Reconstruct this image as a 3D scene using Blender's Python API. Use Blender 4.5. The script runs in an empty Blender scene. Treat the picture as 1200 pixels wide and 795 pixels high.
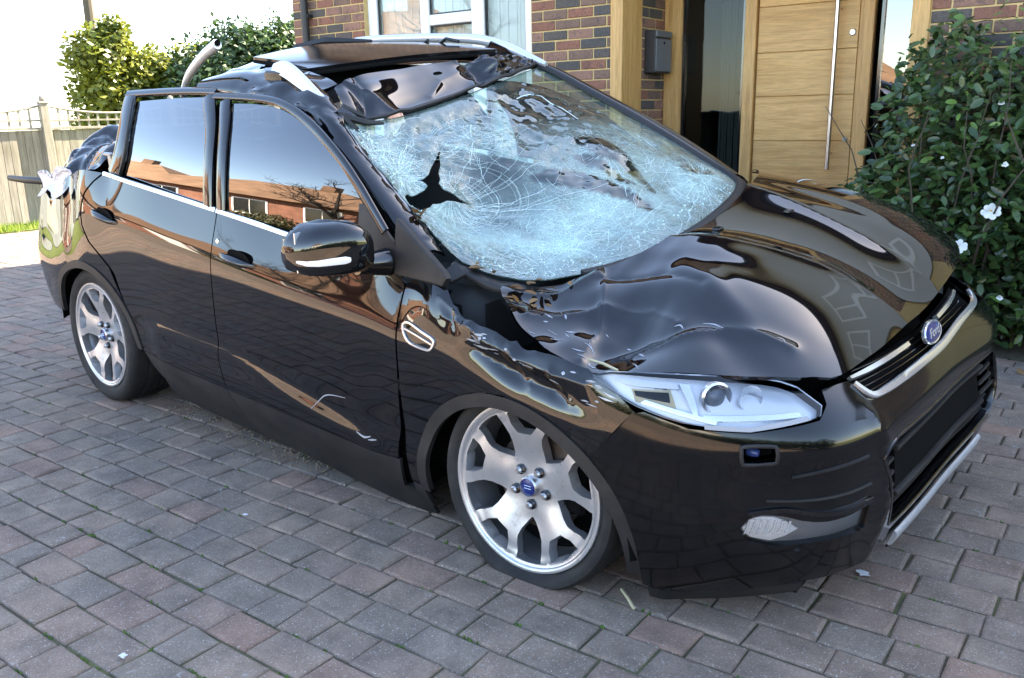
import bpy, math, random
import numpy as np
from mathutils import Vector, Matrix
from mathutils.geometry import delaunay_2d_cdt

random.seed(7)
scene = bpy.context.scene
COL = scene.collection

# ---------------------------------------------------------------- camera, sky, sun, exposure
CAM_P = (2.8409, -2.6613, 1.3278); CAM_YAW = 2.2856; CAM_PITCH = .2537; CAM_ROLL = -.0217
def _camera():
    cy, sy, cp, sp = math.cos(CAM_YAW), math.sin(CAM_YAW), math.cos(CAM_PITCH), math.sin(CAM_PITCH)
    fw = Vector((cy*cp, sy*cp, -sp)); r = Vector((sy, -cy, 0)); u = r.cross(fw)
    c, s = math.cos(CAM_ROLL), math.sin(CAM_ROLL)
    r2 = r*c+u*s; u2 = u*c-r*s
    cd = bpy.data.cameras.new('camera'); cd.sensor_width = 36; cd.lens = 36*1009.3/1200; cd.clip_start = .05; cd.clip_end = 3000
    co = bpy.data.objects.new('camera', cd); COL.objects.link(co)
    co.matrix_world = Matrix(((r2.x, u2.x, -fw.x, CAM_P[0]), (r2.y, u2.y, -fw.y, CAM_P[1]), (r2.z, u2.z, -fw.z, CAM_P[2]), (0, 0, 0, 1)))
    scene.camera = co
_camera()
SUN_EL = math.radians(40); SUN_H = Vector((.19, .982)).normalized()       # the sun stands behind the house
w = bpy.data.worlds.new('World'); scene.world = w; w.use_nodes = True
nt = w.node_tree; nt.nodes.clear()
sky = nt.nodes.new('ShaderNodeTexSky'); sky.sky_type = 'NISHITA'; sky.sun_disc = False
sky.sun_elevation = SUN_EL; sky.sun_rotation = math.atan2(SUN_H.x, SUN_H.y); sky.air_density = .9; sky.dust_density = .6; sky.ozone_density = 3.0; sky.altitude = 60
bg = nt.nodes.new('ShaderNodeBackground'); bg.inputs[1].default_value = .12
wo = nt.nodes.new('ShaderNodeOutputWorld'); nt.links.new(sky.outputs[0], bg.inputs[0]); nt.links.new(bg.outputs[0], wo.inputs[0])
sd = bpy.data.lights.new('sun', 'SUN'); sd.energy = 5.0; sd.angle = math.radians(.53); sd.color = (1, .95, .87)
so = bpy.data.objects.new('sun', sd); COL.objects.link(so)
sdir = Vector((SUN_H.x*math.cos(SUN_EL), SUN_H.y*math.cos(SUN_EL), math.sin(SUN_EL)))
so.rotation_euler = sdir.to_track_quat('Z', 'Y').to_euler(); so.location = (0, 6, 12)
scene.view_settings.view_transform = 'Standard'; scene.view_settings.look = 'None'; scene.view_settings.gamma = 1
scene.view_settings.exposure = 3.05
scene.view_settings.use_white_balance = True; scene.view_settings.white_balance_temperature = 8000; scene.view_settings.white_balance_tint = 11
scene.cycles.max_bounces = 10; scene.cycles.transparent_max_bounces = 16; scene.cycles.glossy_bounces = 6; scene.cycles.caustics_reflective = False; scene.cycles.caustics_refractive = False
scene.cycles.sample_clamp_indirect = 6

# ---------------------------------------------------------------- smooth surfaces of the car body (metres, car frame)
def nat_basis(xs):
    xs = np.asarray(xs, float); n = len(xs); h = np.diff(xs)
    A = np.zeros((n, n)); B = np.zeros((n, n)); A[0, 0] = A[-1, -1] = 1
    for i in range(1, n-1):
        A[i, i-1] = h[i-1]; A[i, i] = 2*(h[i-1]+h[i]); A[i, i+1] = h[i]
        B[i, i-1] = 6/h[i-1]; B[i, i] = -6/h[i-1]-6/h[i]; B[i, i+1] = 6/h[i]
    Mm = np.linalg.solve(A, B); I = np.eye(n)
    def f(q):
        q = np.atleast_1d(np.asarray(q, float)); k = np.clip(np.searchsorted(xs, q)-1, 0, n-2)
        qc = np.clip(q, xs[0], xs[-1]); hk = h[k][:, None]; a = (xs[k+1]-qc)[:, None]; b = (qc-xs[k])[:, None]
        r = (Mm[k]*a**3+Mm[k+1]*b**3)/(6*hk)+(I[k]/hk-Mm[k]*hk/6)*a+(I[k+1]/hk-Mm[k+1]*hk/6)*b
        over = (q-qc)[:, None]                                   # straight on beyond the ends
        sl0 = (I[1]-I[0])/h[0]-Mm[1]*h[0]/6-Mm[0]*h[0]/3
        sl1 = (I[-1]-I[-2])/h[-1]+Mm[-2]*h[-1]/6+Mm[-1]*h[-1]/3
        r = r+np.where(over < 0, over*sl0, np.where(over > 0, over*sl1, 0))
        return r
    return f

class Tens:
    def __init__(s, us, vs, C, warp=None):
        s.bu, s.bv, s.C, s.warp = nat_basis(us), nat_basis(vs), np.asarray(C, float), warp
        s.us, s.vs = us, vs
    def __call__(s, U, V):
        U = np.atleast_1d(np.asarray(U, float)); V = np.atleast_1d(np.asarray(V, float))
        P = np.einsum('qi,qj,ijk->qk', s.bu(U), s.bv(V), s.C)
        return s.warp(P, U, V) if s.warp else P

def gauss(a, b, ca, cb, ra, rb, rot=0.0):
    da, db = a-ca, b-cb
    if rot: c, sn = math.cos(rot), math.sin(rot); da, db = c*da+sn*db, -sn*da+c*db
    return np.exp(-(da/ra)**2-(db/rb)**2)
def segd(x, y, pts):
    r = np.full(np.shape(x), 9.)
    for (ax, ay), (bx, by) in zip(pts[:-1], pts[1:]):
        dx, dy = bx-ax, by-ay; t = np.clip(((x-ax)*dx+(y-ay)*dy)/(dx*dx+dy*dy), 0, 1); r = np.minimum(r, np.hypot(x-ax-t*dx, y-ay-t*dy))
    return r
def sstep(x, a, b):
    t = np.clip((x-a)/(b-a), 0, 1); return t*t*(3-2*t)
_rng = np.random.RandomState(5)
_lat = _rng.rand(64, 64, 64)
def vnoise(x, y, z=0.0):
    x, y, z = np.broadcast_arrays(np.asarray(x, float), np.asarray(y, float), np.asarray(z, float))
    i, j, k = np.floor(x).astype(int), np.floor(y).astype(int), np.floor(z).astype(int)
    fx, fy, fz = x-i, y-j, z-k
    fx, fy, fz = [t*t*t*(t*(t*6-15)+10) for t in (fx, fy, fz)]
    r = 0
    for a in (0, 1):
        for b in (0, 1):
            for c in (0, 1):
                w = (fx if a else 1-fx)*(fy if b else 1-fy)*(fz if c else 1-fz)
                r = r+w*_lat[(i+a) % 64, (j+b) % 64, (k+c) % 64]
    return r*2-1

# body frame -> world: the body leans on its flat front tyre (nose down, right side down)
PT, RL, DR = .0517, .0579, .0421
BMAT = np.array([[1, 0, PT], [0, 1, -RL], [-PT, RL, 1.]])
BOFF = np.array([-.35*PT, .35*RL, -DR-PT*1.345+RL*.9])
def b2w(P): return np.asarray(P, float)@BMAT.T+BOFF

# --- body side: u = x, v = 0..8 from sill to belt line
def _side():
    base = [(.835, .20), (.880, .31), (.901, .425), (.900, .505), (.909, .62), (.912, .77), (.910, .895), (.905, 1.00), (.900, 1.09)]
    st = {
     -2.25: [(.50, .30), (.56, .36), (.60, .44), (.63, .53), (.65, .64), (.66, .78), (.66, .92), (.64, 1.06), (.60, 1.16)],
     -2.1: [(.70, .28), (.75, .35), (.78, .44), (.80, .53), (.81, .64), (.82, .78), (.82, .92), (.80, 1.06), (.76, 1.17)],
     -1.9: [(.80, .26), (.84, .34), (.865, .44), (.875, .53), (.885, .64), (.89, .78), (.885, .92), (.865, 1.07), (.83, 1.18)],
     -1.65: [(.84, .25), (.88, .33), (.90, .44), (.91, .53), (.918, .64), (.922, .78), (.915, .92), (.895, 1.07), (.86, 1.185)],
     -1.345: [(.86, .24), (.895, .33), (.912, .44), (.918, .53), (.926, .64), (.929, .78), (.922, .92), (.90, 1.07), (.868, 1.18)],
     -1.0: [(.85, .22), (.885, .32), (.905, .435), (.908, .52), (.914, .63), (.917, .78), (.915, .915), (.910, 1.05), (.905, 1.166)],
     -.6: [(.838, .20), (.882, .31), (.902, .427), (.902, .507), (.911, .62), (.914, .775), (.912, .90), (.907, 1.025), (.902, 1.132)],
     -.2: base[:7]+[(.905, 1.003), (.900, 1.10)],
     .3: base[:7]+[(.906, .978), (.902, 1.058)],
     .8: base[:6]+[(.910, .88), (.906, .965), (.898, 1.045)],
     1.05: [(.855, .24), (.892, .33), (.908, .435), (.906, .515), (.914, .63), (.921, .77), (.913, .885), (.885, .97), (.815, 1.045)],
     1.345: [(.865, .25), (.90, .33), (.918, .44), (.921, .525), (.926, .64), (.927, .765), (.913, .87), (.875, .95), (.785, 1.02)],
     1.6: [(.86, .25), (.90, .33), (.915, .44), (.917, .525), (.918, .64), (.914, .755), (.895, .845), (.85, .92), (.765, .98)],
     1.8: [(.80, .25), (.84, .33), (.865, .44), (.872, .525), (.872, .64), (.862, .745), (.835, .825), (.79, .89), (.715, .94)],
    }
    xs = sorted(st); C = [[(x, -y, z) for y, z in st[x]] for x in xs]
    return xs, C
_sx, _sc = _side()
def _side_form(P, U, V):
    x, z, P = P[:, 0], P[:, 2], P.copy(); w = .013; s = np.sign(P[:, 1])
    k = sstep(x, -1.32, -1.02)*(1-sstep(x, .82, 1.0)); t = (z-(.925-.088*(x+.13)))/w
    P[:, 1] -= s*k*.30*w*np.logaddexp(0, t)                          # shoulder crease: the belt leans in above it
    zl = .552-.012*np.logaddexp(0, (x+.12)*.18/.012); k2 = sstep(x, -.86, -.70)*(1-sstep(x, .66, .8))
    P[:, 1] += s*k2*.013*(1-sstep(z, zl-.030, zl+.045))*sstep(z, .25, .36)      # low ledge along the doors
    return P
def _side_damage(P, U, V):
    P = _side_form(P, U, V)
    x, z = P[:, 0], P[:, 2]
    # rear quarter crushed from above and behind
    k = sstep(-x, 1.22, 1.75)*sstep(z, .62, 1.05)
    P[:, 2] -= .10*k*(1+.5*vnoise(x*3.5, z*3, 1.3)); P[:, 1] += k*(.04+.035*vnoise(x*4.2+.7, z*2.2, 12.6))+.022*k*np.abs(vnoise(x*5.5, z*2.2+x*2, 15.2))
    P[:, 0] += .05*k*vnoise(x*5, z*8, 9.4)
    # front wing top pushed down and creased
    m = sstep(x, .95, 1.15)*sstep(z, .84, .98)*(1-sstep(x, 1.62, 1.8))
    P[:, 2] -= m*(.045+.022*vnoise(x*8, z*7, 3.3)+.02*np.abs(vnoise(x*17, z*10, 8.8))); P[:, 1] += m*(.012*vnoise(x*13, z*9, 6.1)-.015)
    for pts, a, wd in (([(1.02, .98), (1.20, .90), (1.34, .865), (1.56, .845)], .012, .016), ([(1.18, .86), (1.30, .82), (1.46, .80)], -.012, .018), ([(1.30, .90), (1.38, .80)], .010, .014), ([(1.46, .86), (1.52, .79)], .010, .014)):
        q = np.hypot(segd(x, z, pts), .003); P[:, 1] -= a*np.exp(-q/wd)
    d = gauss(x, z, 1.33, .83, .10, .035, -.25)+.8*gauss(x, z, 1.5, .80, .07, .03, -.3)
    P[:, 1] += .022*d
    # light dents in the doors
    P[:, 1] += .003*gauss(x, z, .68, .62, .10, .16)
    return P
SIDE = Tens(_sx, list(range(9)), _sc, _side_damage)
SIDE_CLEAN = Tens(_sx, list(range(9)), _sc, _side_form)

# --- side glass: u = x, v = z
def _glassw(z): return .858-(z-1.07)*.13-(z-1.07)**2*.10-np.maximum(z-1.07, 0)**3*1.2
_gx = [-1.3, -.8, -.3, .2, .6, .9]; _gz = [1.0, 1.1, 1.2, 1.3, 1.4, 1.5, 1.6]
GLASS = Tens(_gx, _gz, [[(x, -(_glassw(z)-.012*((x+.2)/.9)**2*(1 if x > -.2 else .6)), z) for z in _gz] for x in _gx])

# --- front bumper: u = 0..12 from the right wheel arch round the nose to the left arch, v = z
_bz = [.24, .32, .44, .55, .66, .75, .83, .90]
_bh = [
 [(1.50, .87), (1.70, .85), (1.83, .78), (1.95, .69), (2.06, .54), (2.12, .28), (2.135, 0)],
 [(1.50, .90), (1.70, .885), (1.86, .825), (1.985, .745), (2.12, .61), (2.175, .33), (2.185, 0)],
 [(1.50, .92), (1.70, .905), (1.87, .86), (2.00, .79), (2.155, .66), (2.21, .38), (2.22, 0)],
 [(1.50, .925), (1.70, .91), (1.87, .866), (2.01, .795), (2.165, .65), (2.215, .38), (2.225, 0)],
 [(1.50, .925), (1.70, .908), (1.865, .862), (2.00, .787), (2.145, .635), (2.20, .37), (2.21, 0)],
 [(1.50, .923), (1.695, .905), (1.858, .860), (1.995, .784), (2.137, .632), (2.195, .365), (2.207, 0)],
 [(1.50, .914), (1.68, .892), (1.825, .840), (1.95, .760), (2.08, .605), (2.145, .345), (2.165, 0)],
 [(1.50, .89), (1.63, .86), (1.75, .80), (1.86, .712), (1.985, .56), (2.075, .32), (2.10, 0)]]
def _bump():
    C = []
    for i in range(13):
        k = i if i <= 6 else 12-i; s = -1 if i <= 6 else 1
        C.append([(_bh[j][k][0], s*_bh[j][k][1], _bz[j]) for j in range(8)])
    return C
def _bump_sprung(P, U, V):
    P = P.copy(); uc = 4.56+.17*np.sin((V-.42)*9.0); rg_ = np.exp(-np.hypot(U-uc, .02)/.16)*sstep(V, .26, .36)*(1-sstep(V, .76, .84)); P[:, 0] += .016*rg_; P[:, 1] -= .010*rg_; k = sstep(P[:, 1], .05, .7); P[:, 0] += .045*k; P[:, 1] += .03*k; return P
BUMP = Tens(list(range(13)), _bz, _bump(), _bump_sprung)

# --- bonnet: u = x, v = y
_hx = [1.0, 1.3, 1.55, 1.75, 1.9, 2.0, 2.08, 2.15]
_hy = [0, .3, .5, .65, .8]
_hh = [[1.125, 1.135, 1.13, 1.105, 1.06], [1.105, 1.12, 1.112, 1.085, 1.035], [1.075, 1.095, 1.085, 1.055, 1.0], [1.04, 1.06, 1.05, 1.015, .955],
       [1.0, 1.02, 1.005, .968, .905], [.965, .98, .96, .918, .855], [.925, .93, .905, .86, .80], [.87, .868, .84, .795, .735]]
_hY = [-y for y in _hy[:0:-1]]+_hy
def _bonnet_damage(P, U, V):
    x, y = P[:, 0], P[:, 1]; P = P.copy(); z = P[:, 2]
    z = z+.115*sstep(y, -.5, .9)                                     # left edge sprung up
    for sgn, w in ((-1, 1.0), (1, .55)):                               # pressed creases
        yc = sgn*(.31-.17*sstep(x, 1.15, 2.1)); d = np.hypot(y-yc, .006)
        z = z+w*.024*np.exp(-d/.07)*sstep(x, 1.15, 1.35)*(1-.8*sstep(x, 1.85, 2.08))
    z = z-.062*sstep(-y, .30, .85)*sstep(x, 1.3, 1.55)*(1-sstep(x, 1.8, 2.05))-.05*sstep(-y, .4, .88)*sstep(x, 1.15, 1.35)*(1-sstep(x, 1.55, 1.85))
    # the right rear corner caved in, folds running from it
    r = gauss(x, y, 1.18, -.64, .36, .36)
    z = z-.115*r*(1+.25*vnoise(x*6, y*6, .5))+.022*r*vnoise(x*14, y*12, 2.5)-.022*gauss(x, y, 1.42, -.38, .16, .20)
    z = z-.05*gauss(x, y, 1.52, -.66, .14, .10)+.010*gauss(x, y, 1.52, -.50, .22, .06, .25)
    z = z-.020*gauss(x, y, 1.78, -.60, .13, .055, -.55)+.012*gauss(x, y, 1.73, -.52, .18, .04, -.5)
    z = z+.016*gauss(x, y, 1.55, -.30, .3, .10, .2)
    z = z+.006*vnoise(x*4, y*4, 7.7)*(1-sstep(y, -.2, .3))
    z = z-.05*gauss(x, y, 1.15, -.05, .14, .5)-.016*gauss(x, y, 1.97, -.69, .14, .07)
    z = z+.004*gauss(x, y, 1.45, .25, .2, .12)-.004*gauss(x, y, 1.6, .34, .25, .05)
    for pts, a, wd in (([(1.60, -.72), (1.70, -.655), (1.80, -.60), (1.97, -.585)], .013, .020), ([(1.24, -.74), (1.42, -.60), (1.56, -.585), (1.66, -.62)], .016, .022), ([(1.17, -.40), (1.34, -.50), (1.44, -.66), (1.47, -.80)], .014, .020), ([(1.34, -.50), (1.52, -.46), (1.66, -.49)], -.010, .020), ([(1.12, -.66), (1.24, -.60), (1.30, -.50)], .020, .022)):
        d = np.hypot(segd(x, y, pts), .003); z = z+a*np.exp(-d/wd)-a*.5*np.exp(-(d/(wd*3.2))**2)
    P[:, 2] = z; return P
BONNET = Tens(_hx, _hY, [[(x, y, (r[_hy.index(abs(y))])) for y in _hY] for x, r in zip(_hx, _hh)], _bonnet_damage)

# --- windscreen: u = 0 (top) .. 4 (base), v = 0 (right) .. 6 (left)
_ws = [
 [(.30, -.64, 1.44), (.345, -.47, 1.43), (.345, -.25, 1.455), (.325, 0, 1.495), (.30, .22, 1.53), (.26, .42, 1.56), (.215, .59, 1.578)],
 [(.45, -.665, 1.345), (.50, -.50, 1.325), (.54, -.27, 1.34), (.55, 0, 1.385), (.53, .24, 1.425), (.49, .46, 1.455), (.43, .625, 1.48)],
 [(.60, -.685, 1.25), (.68, -.53, 1.20), (.76, -.29, 1.20), (.80, 0, 1.27), (.78, .27, 1.325), (.73, .50, 1.355), (.66, .655, 1.375)],
 [(.75, -.70, 1.16), (.87, -.56, 1.085), (1.00, -.32, 1.08), (1.08, 0, 1.155), (1.05, .29, 1.22), (.98, .53, 1.245), (.90, .685, 1.26)],
 [(.90, -.72, 1.055), (1.06, -.635, .995), (1.235, -.42, .985), (1.35, -.03, 1.055), (1.32, .32, 1.11), (1.24, .57, 1.13), (1.14, .71, 1.135)]]
def _ws_damage(P, U, V):
    P = P.copy()
    n = .012*vnoise(U*1.7, V*1.6, .3)+.006*vnoise(U*4.1, V*3.7, 5.3)+.0022*vnoise(U*11, V*10, 8.1)
    n = n-.05*gauss(U, V, 2.2, 1.5, .8, .9)-.02*gauss(U, V, 3.2, 3.0, .6, 1.0)+.02*gauss(U, V, 2.8, 2.3, .35, .8)
    n = n*sstep(U, 0, .5)*(1-.5*sstep(U, 3.6, 4.0))*(.25+.75*(1-sstep(V, 4.6, 5.6)))
    P[:, 2] += n; P[:, 0] += .35*n
    return P
WS = Tens(list(range(5)), list(range(7)), _ws, _ws_damage)
# ---------------------------------------------------------------- helpers
def link(n, a, b): n.links.new(a, b)
MATS = {}
def mat(name, col=(.5, .5, .5), rough=.5, metal=0, **kw):
    m = bpy.data.materials.new(name); m.use_nodes = True; b = m.node_tree.nodes['Principled BSDF']
    b.inputs['Base Color'].default_value = (*col, 1); b.inputs['Roughness'].default_value = rough; b.inputs['Metallic'].default_value = metal
    for k, v in kw.items(): b.inputs[k].default_value = v
    MATS[name] = m; return m
def N(m, t, **kw):
    n = m.node_tree.nodes.new(t)
    for k, v in kw.items():
        if k.startswith('i_'):
            key = k[2:]; key = int(key) if key.isdigit() else key.replace('_', ' ')
            n.inputs[key].default_value = v
        else: setattr(n, k, v)
    return n
def bsdf(m): return m.node_tree.nodes['Principled BSDF']
def L(m, a, ao, b, bi): m.node_tree.links.new(a.outputs[ao], b.inputs[bi])
def ramp(m, pts, src=None, so=0, interp='LINEAR'):
    r = N(m, 'ShaderNodeValToRGB'); e = r.color_ramp.elements; r.color_ramp.interpolation = interp
    while len(e) < len(pts): e.new(.5)
    for k, (p, c) in enumerate(pts): e[k].position = p; e[k].color = (*c, 1) if len(c) == 3 else c
    if src: L(m, src, so, r, 0)
    return r
def gv(v): return (v, v, v)
def coords(m, scale=(1, 1, 1), kind='Object', rot=(0, 0, 0)):
    t = N(m, 'ShaderNodeTexCoord'); mp = N(m, 'ShaderNodeMapping'); mp.inputs['Scale'].default_value = scale; mp.inputs['Rotation'].default_value = rot
    L(m, t, kind, mp, 0); return mp
def noise(m, co, scale, detail=4, rough=.6, dist=0):
    n = N(m, 'ShaderNodeTexNoise', i_Scale=scale, i_Detail=detail, i_Roughness=rough, i_Distortion=dist)
    if co: L(m, co, 0, n, 'Vector')
    return n
def mixc(m, a, b, fac, blend='MIX'):
    x = N(m, 'ShaderNodeMix', data_type='RGBA', blend_type=blend)
    for sock, v in (('A', a), ('B', b)):
        idx = [i for i in x.inputs if i.name == sock and i.type == 'RGBA'][0]
        if isinstance(v, tuple): idx.default_value = (*v, 1)
        else: m.node_tree.links.new(v, idx)
    f = x.inputs[0]
    if isinstance(fac, (int, float)): f.default_value = fac
    else: m.node_tree.links.new(fac, f)
    return [o for o in x.outputs if o.type == 'RGBA'][0]
def bump(m, hsock, strength=.3, dist=.002):
    b = N(m, 'ShaderNodeBump', i_Strength=strength, i_Distance=dist); m.node_tree.links.new(hsock, b.inputs['Height'])
    m.node_tree.links.new(b.outputs[0], bsdf(m).inputs['Normal']); return b

def new_obj(name, me, parent=None):
    o = bpy.data.objects.new(name, me); COL.objects.link(o)
    if parent: o.parent = parent
    return o
def empty(name, label, cat, loc=(0, 0, 0), rz=0, group=None):
    o = bpy.data.objects.new(name, None); COL.objects.link(o); o.empty_display_size = .1; o.location = loc; o.rotation_euler = (0, 0, rz)
    tag(o, label, cat, group); return o
def tag(o, label, cat=None, group=None):
    o['label'] = label
    if cat: o['category'] = cat
    if group: o['group'] = group
    return o
def mesh(name, V, F, m, parent=None, smooth=False, normals=None, attr=None):
    me = bpy.data.meshes.new(name); me.from_pydata([tuple(map(float, v)) for v in V], [], [tuple(map(int, f)) for f in F])
    for x in (m if isinstance(m, (list, tuple)) else [m]): me.materials.append(MATS[x] if isinstance(x, str) else x)
    if smooth or normals is not None: me.polygons.foreach_set('use_smooth', [True]*len(me.polygons))
    if attr is not None:
        for an, vals in attr.items():
            a = me.attributes.new(an, 'FLOAT', 'POINT'); a.data.foreach_set('value', np.asarray(vals, dtype=np.float32))
    me.update()
    if normals is not None: me.normals_split_custom_set_from_vertices([tuple(map(float, n)) for n in normals])
    return new_obj(name, me, parent)

class MB:                                                          # collects shapes into one mesh
    def __init__(s): s.V = []; s.F = []; s.A = []
    def add(s, V, F, a=0.):
        o = len(s.V); s.V += [tuple(v) for v in V]; s.F += [tuple(i+o for i in f) for f in F]; s.A += [a]*len(V); return s
    def box(s, lo, hi, bev=0, a=0., M=None):
        lo, hi = np.minimum(lo, hi), np.maximum(lo, hi); d = hi-lo; b = min(bev, *(d*.45)) if bev else 0
        if not b:
            V = [(x, y, z) for x in (lo[0], hi[0]) for y in (lo[1], hi[1]) for z in (lo[2], hi[2])]
            F = [(0, 1, 3, 2), (4, 6, 7, 5), (0, 4, 5, 1), (2, 3, 7, 6), (0, 2, 6, 4), (1, 5, 7, 3)]
        else:
            V = []; F = []; ix = {}
            for sx in (0, 1):
                for sy in (0, 1):
                    for sz in (0, 1):
                        c = [lo[0] if not sx else hi[0], lo[1] if not sy else hi[1], lo[2] if not sz else hi[2]]; sg = [1 if not t else -1 for t in (sx, sy, sz)]
                        for ax in range(3):
                            p = [c[k]+(0 if k == ax else sg[k]*b) for k in range(3)]; ix[sx, sy, sz, ax] = len(V); V.append(p)
            def q(*ids): F.append(tuple(ix[i] for i in ids))
            for ax in range(3):
                o1, o2 = [k for k in range(3) if k != ax]
                for sd in (0, 1):
                    def key(a1, a2):
                        t = [0, 0, 0]; t[ax] = sd; t[o1] = a1; t[o2] = a2; return (*t, ax)
                    q(key(0, 0), key(1, 0), key(1, 1), key(0, 1))
            for ax in range(3):                                    # edges along axis ax
                o1, o2 = [k for k in range(3) if k != ax]
                for a1 in (0, 1):
                    for a2 in (0, 1):
                        def key(sv, nax):
                            t = [0, 0, 0]; t[ax] = sv; t[o1] = a1; t[o2] = a2; return (*t, nax)
                        q(key(0, o1), key(1, o1), key(1, o2), key(0, o2))
            for sx in (0, 1):
                for sy in (0, 1):
                    for sz in (0, 1): q((sx, sy, sz, 0), (sx, sy, sz, 1), (sx, sy, sz, 2))
            c0 = (lo+hi)/2; F2 = []
            for f in F:
                p = [np.array(V[i]) for i in f]; n = np.cross(p[1]-p[0], p[2]-p[0])
                F2.append(f if n@(sum(p)/len(p)-c0) > 0 else f[::-1])
            F = F2
        if M is not None: V = [tuple(M@Vector(v)) for v in V]
        return s.add(V, F, a)
    def tube(s, pts, r, n=8, cap=True, a=0.):
        pts = [Vector(p) for p in pts]; rs = r if isinstance(r, (list, tuple)) else [r]*len(pts); V = []; F = []; up = None
        for i, p in enumerate(pts):
            t = (pts[min(i+1, len(pts)-1)]-pts[max(i-1, 0)]).normalized()
            if up is None: up = Vector((0, 0, 1)) if abs(t.z) < .9 else Vector((1, 0, 0))
            x = t.cross(up).normalized(); up = x.cross(t).normalized()
            for k in range(n):
                an = 2*math.pi*k/n; V.append(p+x*math.cos(an)*rs[i]+up*math.sin(an)*rs[i])
        for i in range(len(pts)-1):
            for k in range(n): F.append((i*n+k, i*n+(k+1) % n, (i+1)*n+(k+1) % n, (i+1)*n+k))
        if cap: F.append(tuple(range(n-1, -1, -1))); F.append(tuple((len(pts)-1)*n+k for k in range(n)))
        return s.add(V, F, a)
    def lathe(s, prof, c=(0, 0, 0), axis='Y', n=48, arc=(0, 2*math.pi), a=0.):   # prof: (radius, along-axis)
        full = abs(arc[1]-arc[0]-2*math.pi) < 1e-6; m = n if full else n+1; V = []; F = []; c = Vector(c)
        for i in range(m):
            t = arc[0]+(arc[1]-arc[0])*i/n; ct, st = math.cos(t), math.sin(t)
            for r, h in prof:
                V.append(c+(Vector((r*ct, h, r*st)) if axis == 'Y' else Vector((r*ct, r*st, h)) if axis == 'Z' else Vector((h, r*ct, r*st))))
        k = len(prof)
        for i in range(n):
            j = (i+1) % m
            for q in range(k-1): F.append((i*k+q, j*k+q, j*k+q+1, i*k+q+1))
        return s.add(V, F, a)
    def prism(s, poly, z0, z1, a=0., f=None):                      # poly in xy, extruded; f maps points
        n = len(poly); V = [(x, y, z0) for x, y in poly]+[(x, y, z1) for x, y in poly]
        F = [tuple(range(n-1, -1, -1)), tuple(range(n, 2*n))]+[(i, (i+1) % n, n+(i+1) % n, n+i) for i in range(n)]
        if f: V = [f(v) for v in V]
        return s.add(V, F, a)
    def build(s, name, m, parent=None, smooth=False, attr=False, f=None):
        V = s.V if f is None else f(np.array([tuple(v) for v in s.V]))
        return mesh(name, V, s.F, m, parent, smooth, attr={'tone': s.A} if attr else None)
def body(V): return b2w(V)
def smooth_by_angle(o, deg=35):
    me = o.data; me.polygons.foreach_set('use_smooth', [True]*len(me.polygons))
    import bmesh
    bm = bmesh.new(); bm.from_mesh(me); c = math.radians(deg)
    for e in bm.edges: e.smooth = len(e.link_faces) == 2 and e.calc_face_angle(3.2) < c
    bm.to_mesh(me); bm.free(); return o

def inside(poly, X, Y):
    poly = np.asarray(poly); r = np.zeros(len(X), bool); j = len(poly)-1
    for i in range(len(poly)):
        xi, yi = poly[i]; xj, yj = poly[j]
        c = ((yi > Y) != (yj > Y)) & (X < (xj-xi)*(Y-yi)/((yj-yi) or 1e-12)+xi); r ^= c; j = i
    return r
def catmull(pts, n=6, closed=False):
    P = [np.asarray(p, float) for p in pts]; out = []; m = len(P)
    for i in range(m if closed else m-1):
        if closed: a, b, c, d = P[i-1], P[i], P[(i+1) % m], P[(i+2) % m]
        else: a, b, c, d = P[max(i-1, 0)], P[i], P[i+1], P[min(i+2, m-1)]
        for k in range(n):
            t = k/n; out.append(.5*(2*b+(c-a)*t+(2*a-5*b+4*c-d)*t*t+(3*b-a-3*c+d)*t**3))
    if not closed: out.append(P[-1])
    return [tuple(o) for o in out]
def densify(poly, h):
    out = []
    for i in range(len(poly)):
        a = np.array(poly[i]); b = np.array(poly[(i+1) % len(poly)]); n = max(1, int(math.ceil(np.linalg.norm(b-a)/h)))
        out += [tuple(a+(b-a)*k/n) for k in range(n)]
    return out
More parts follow.
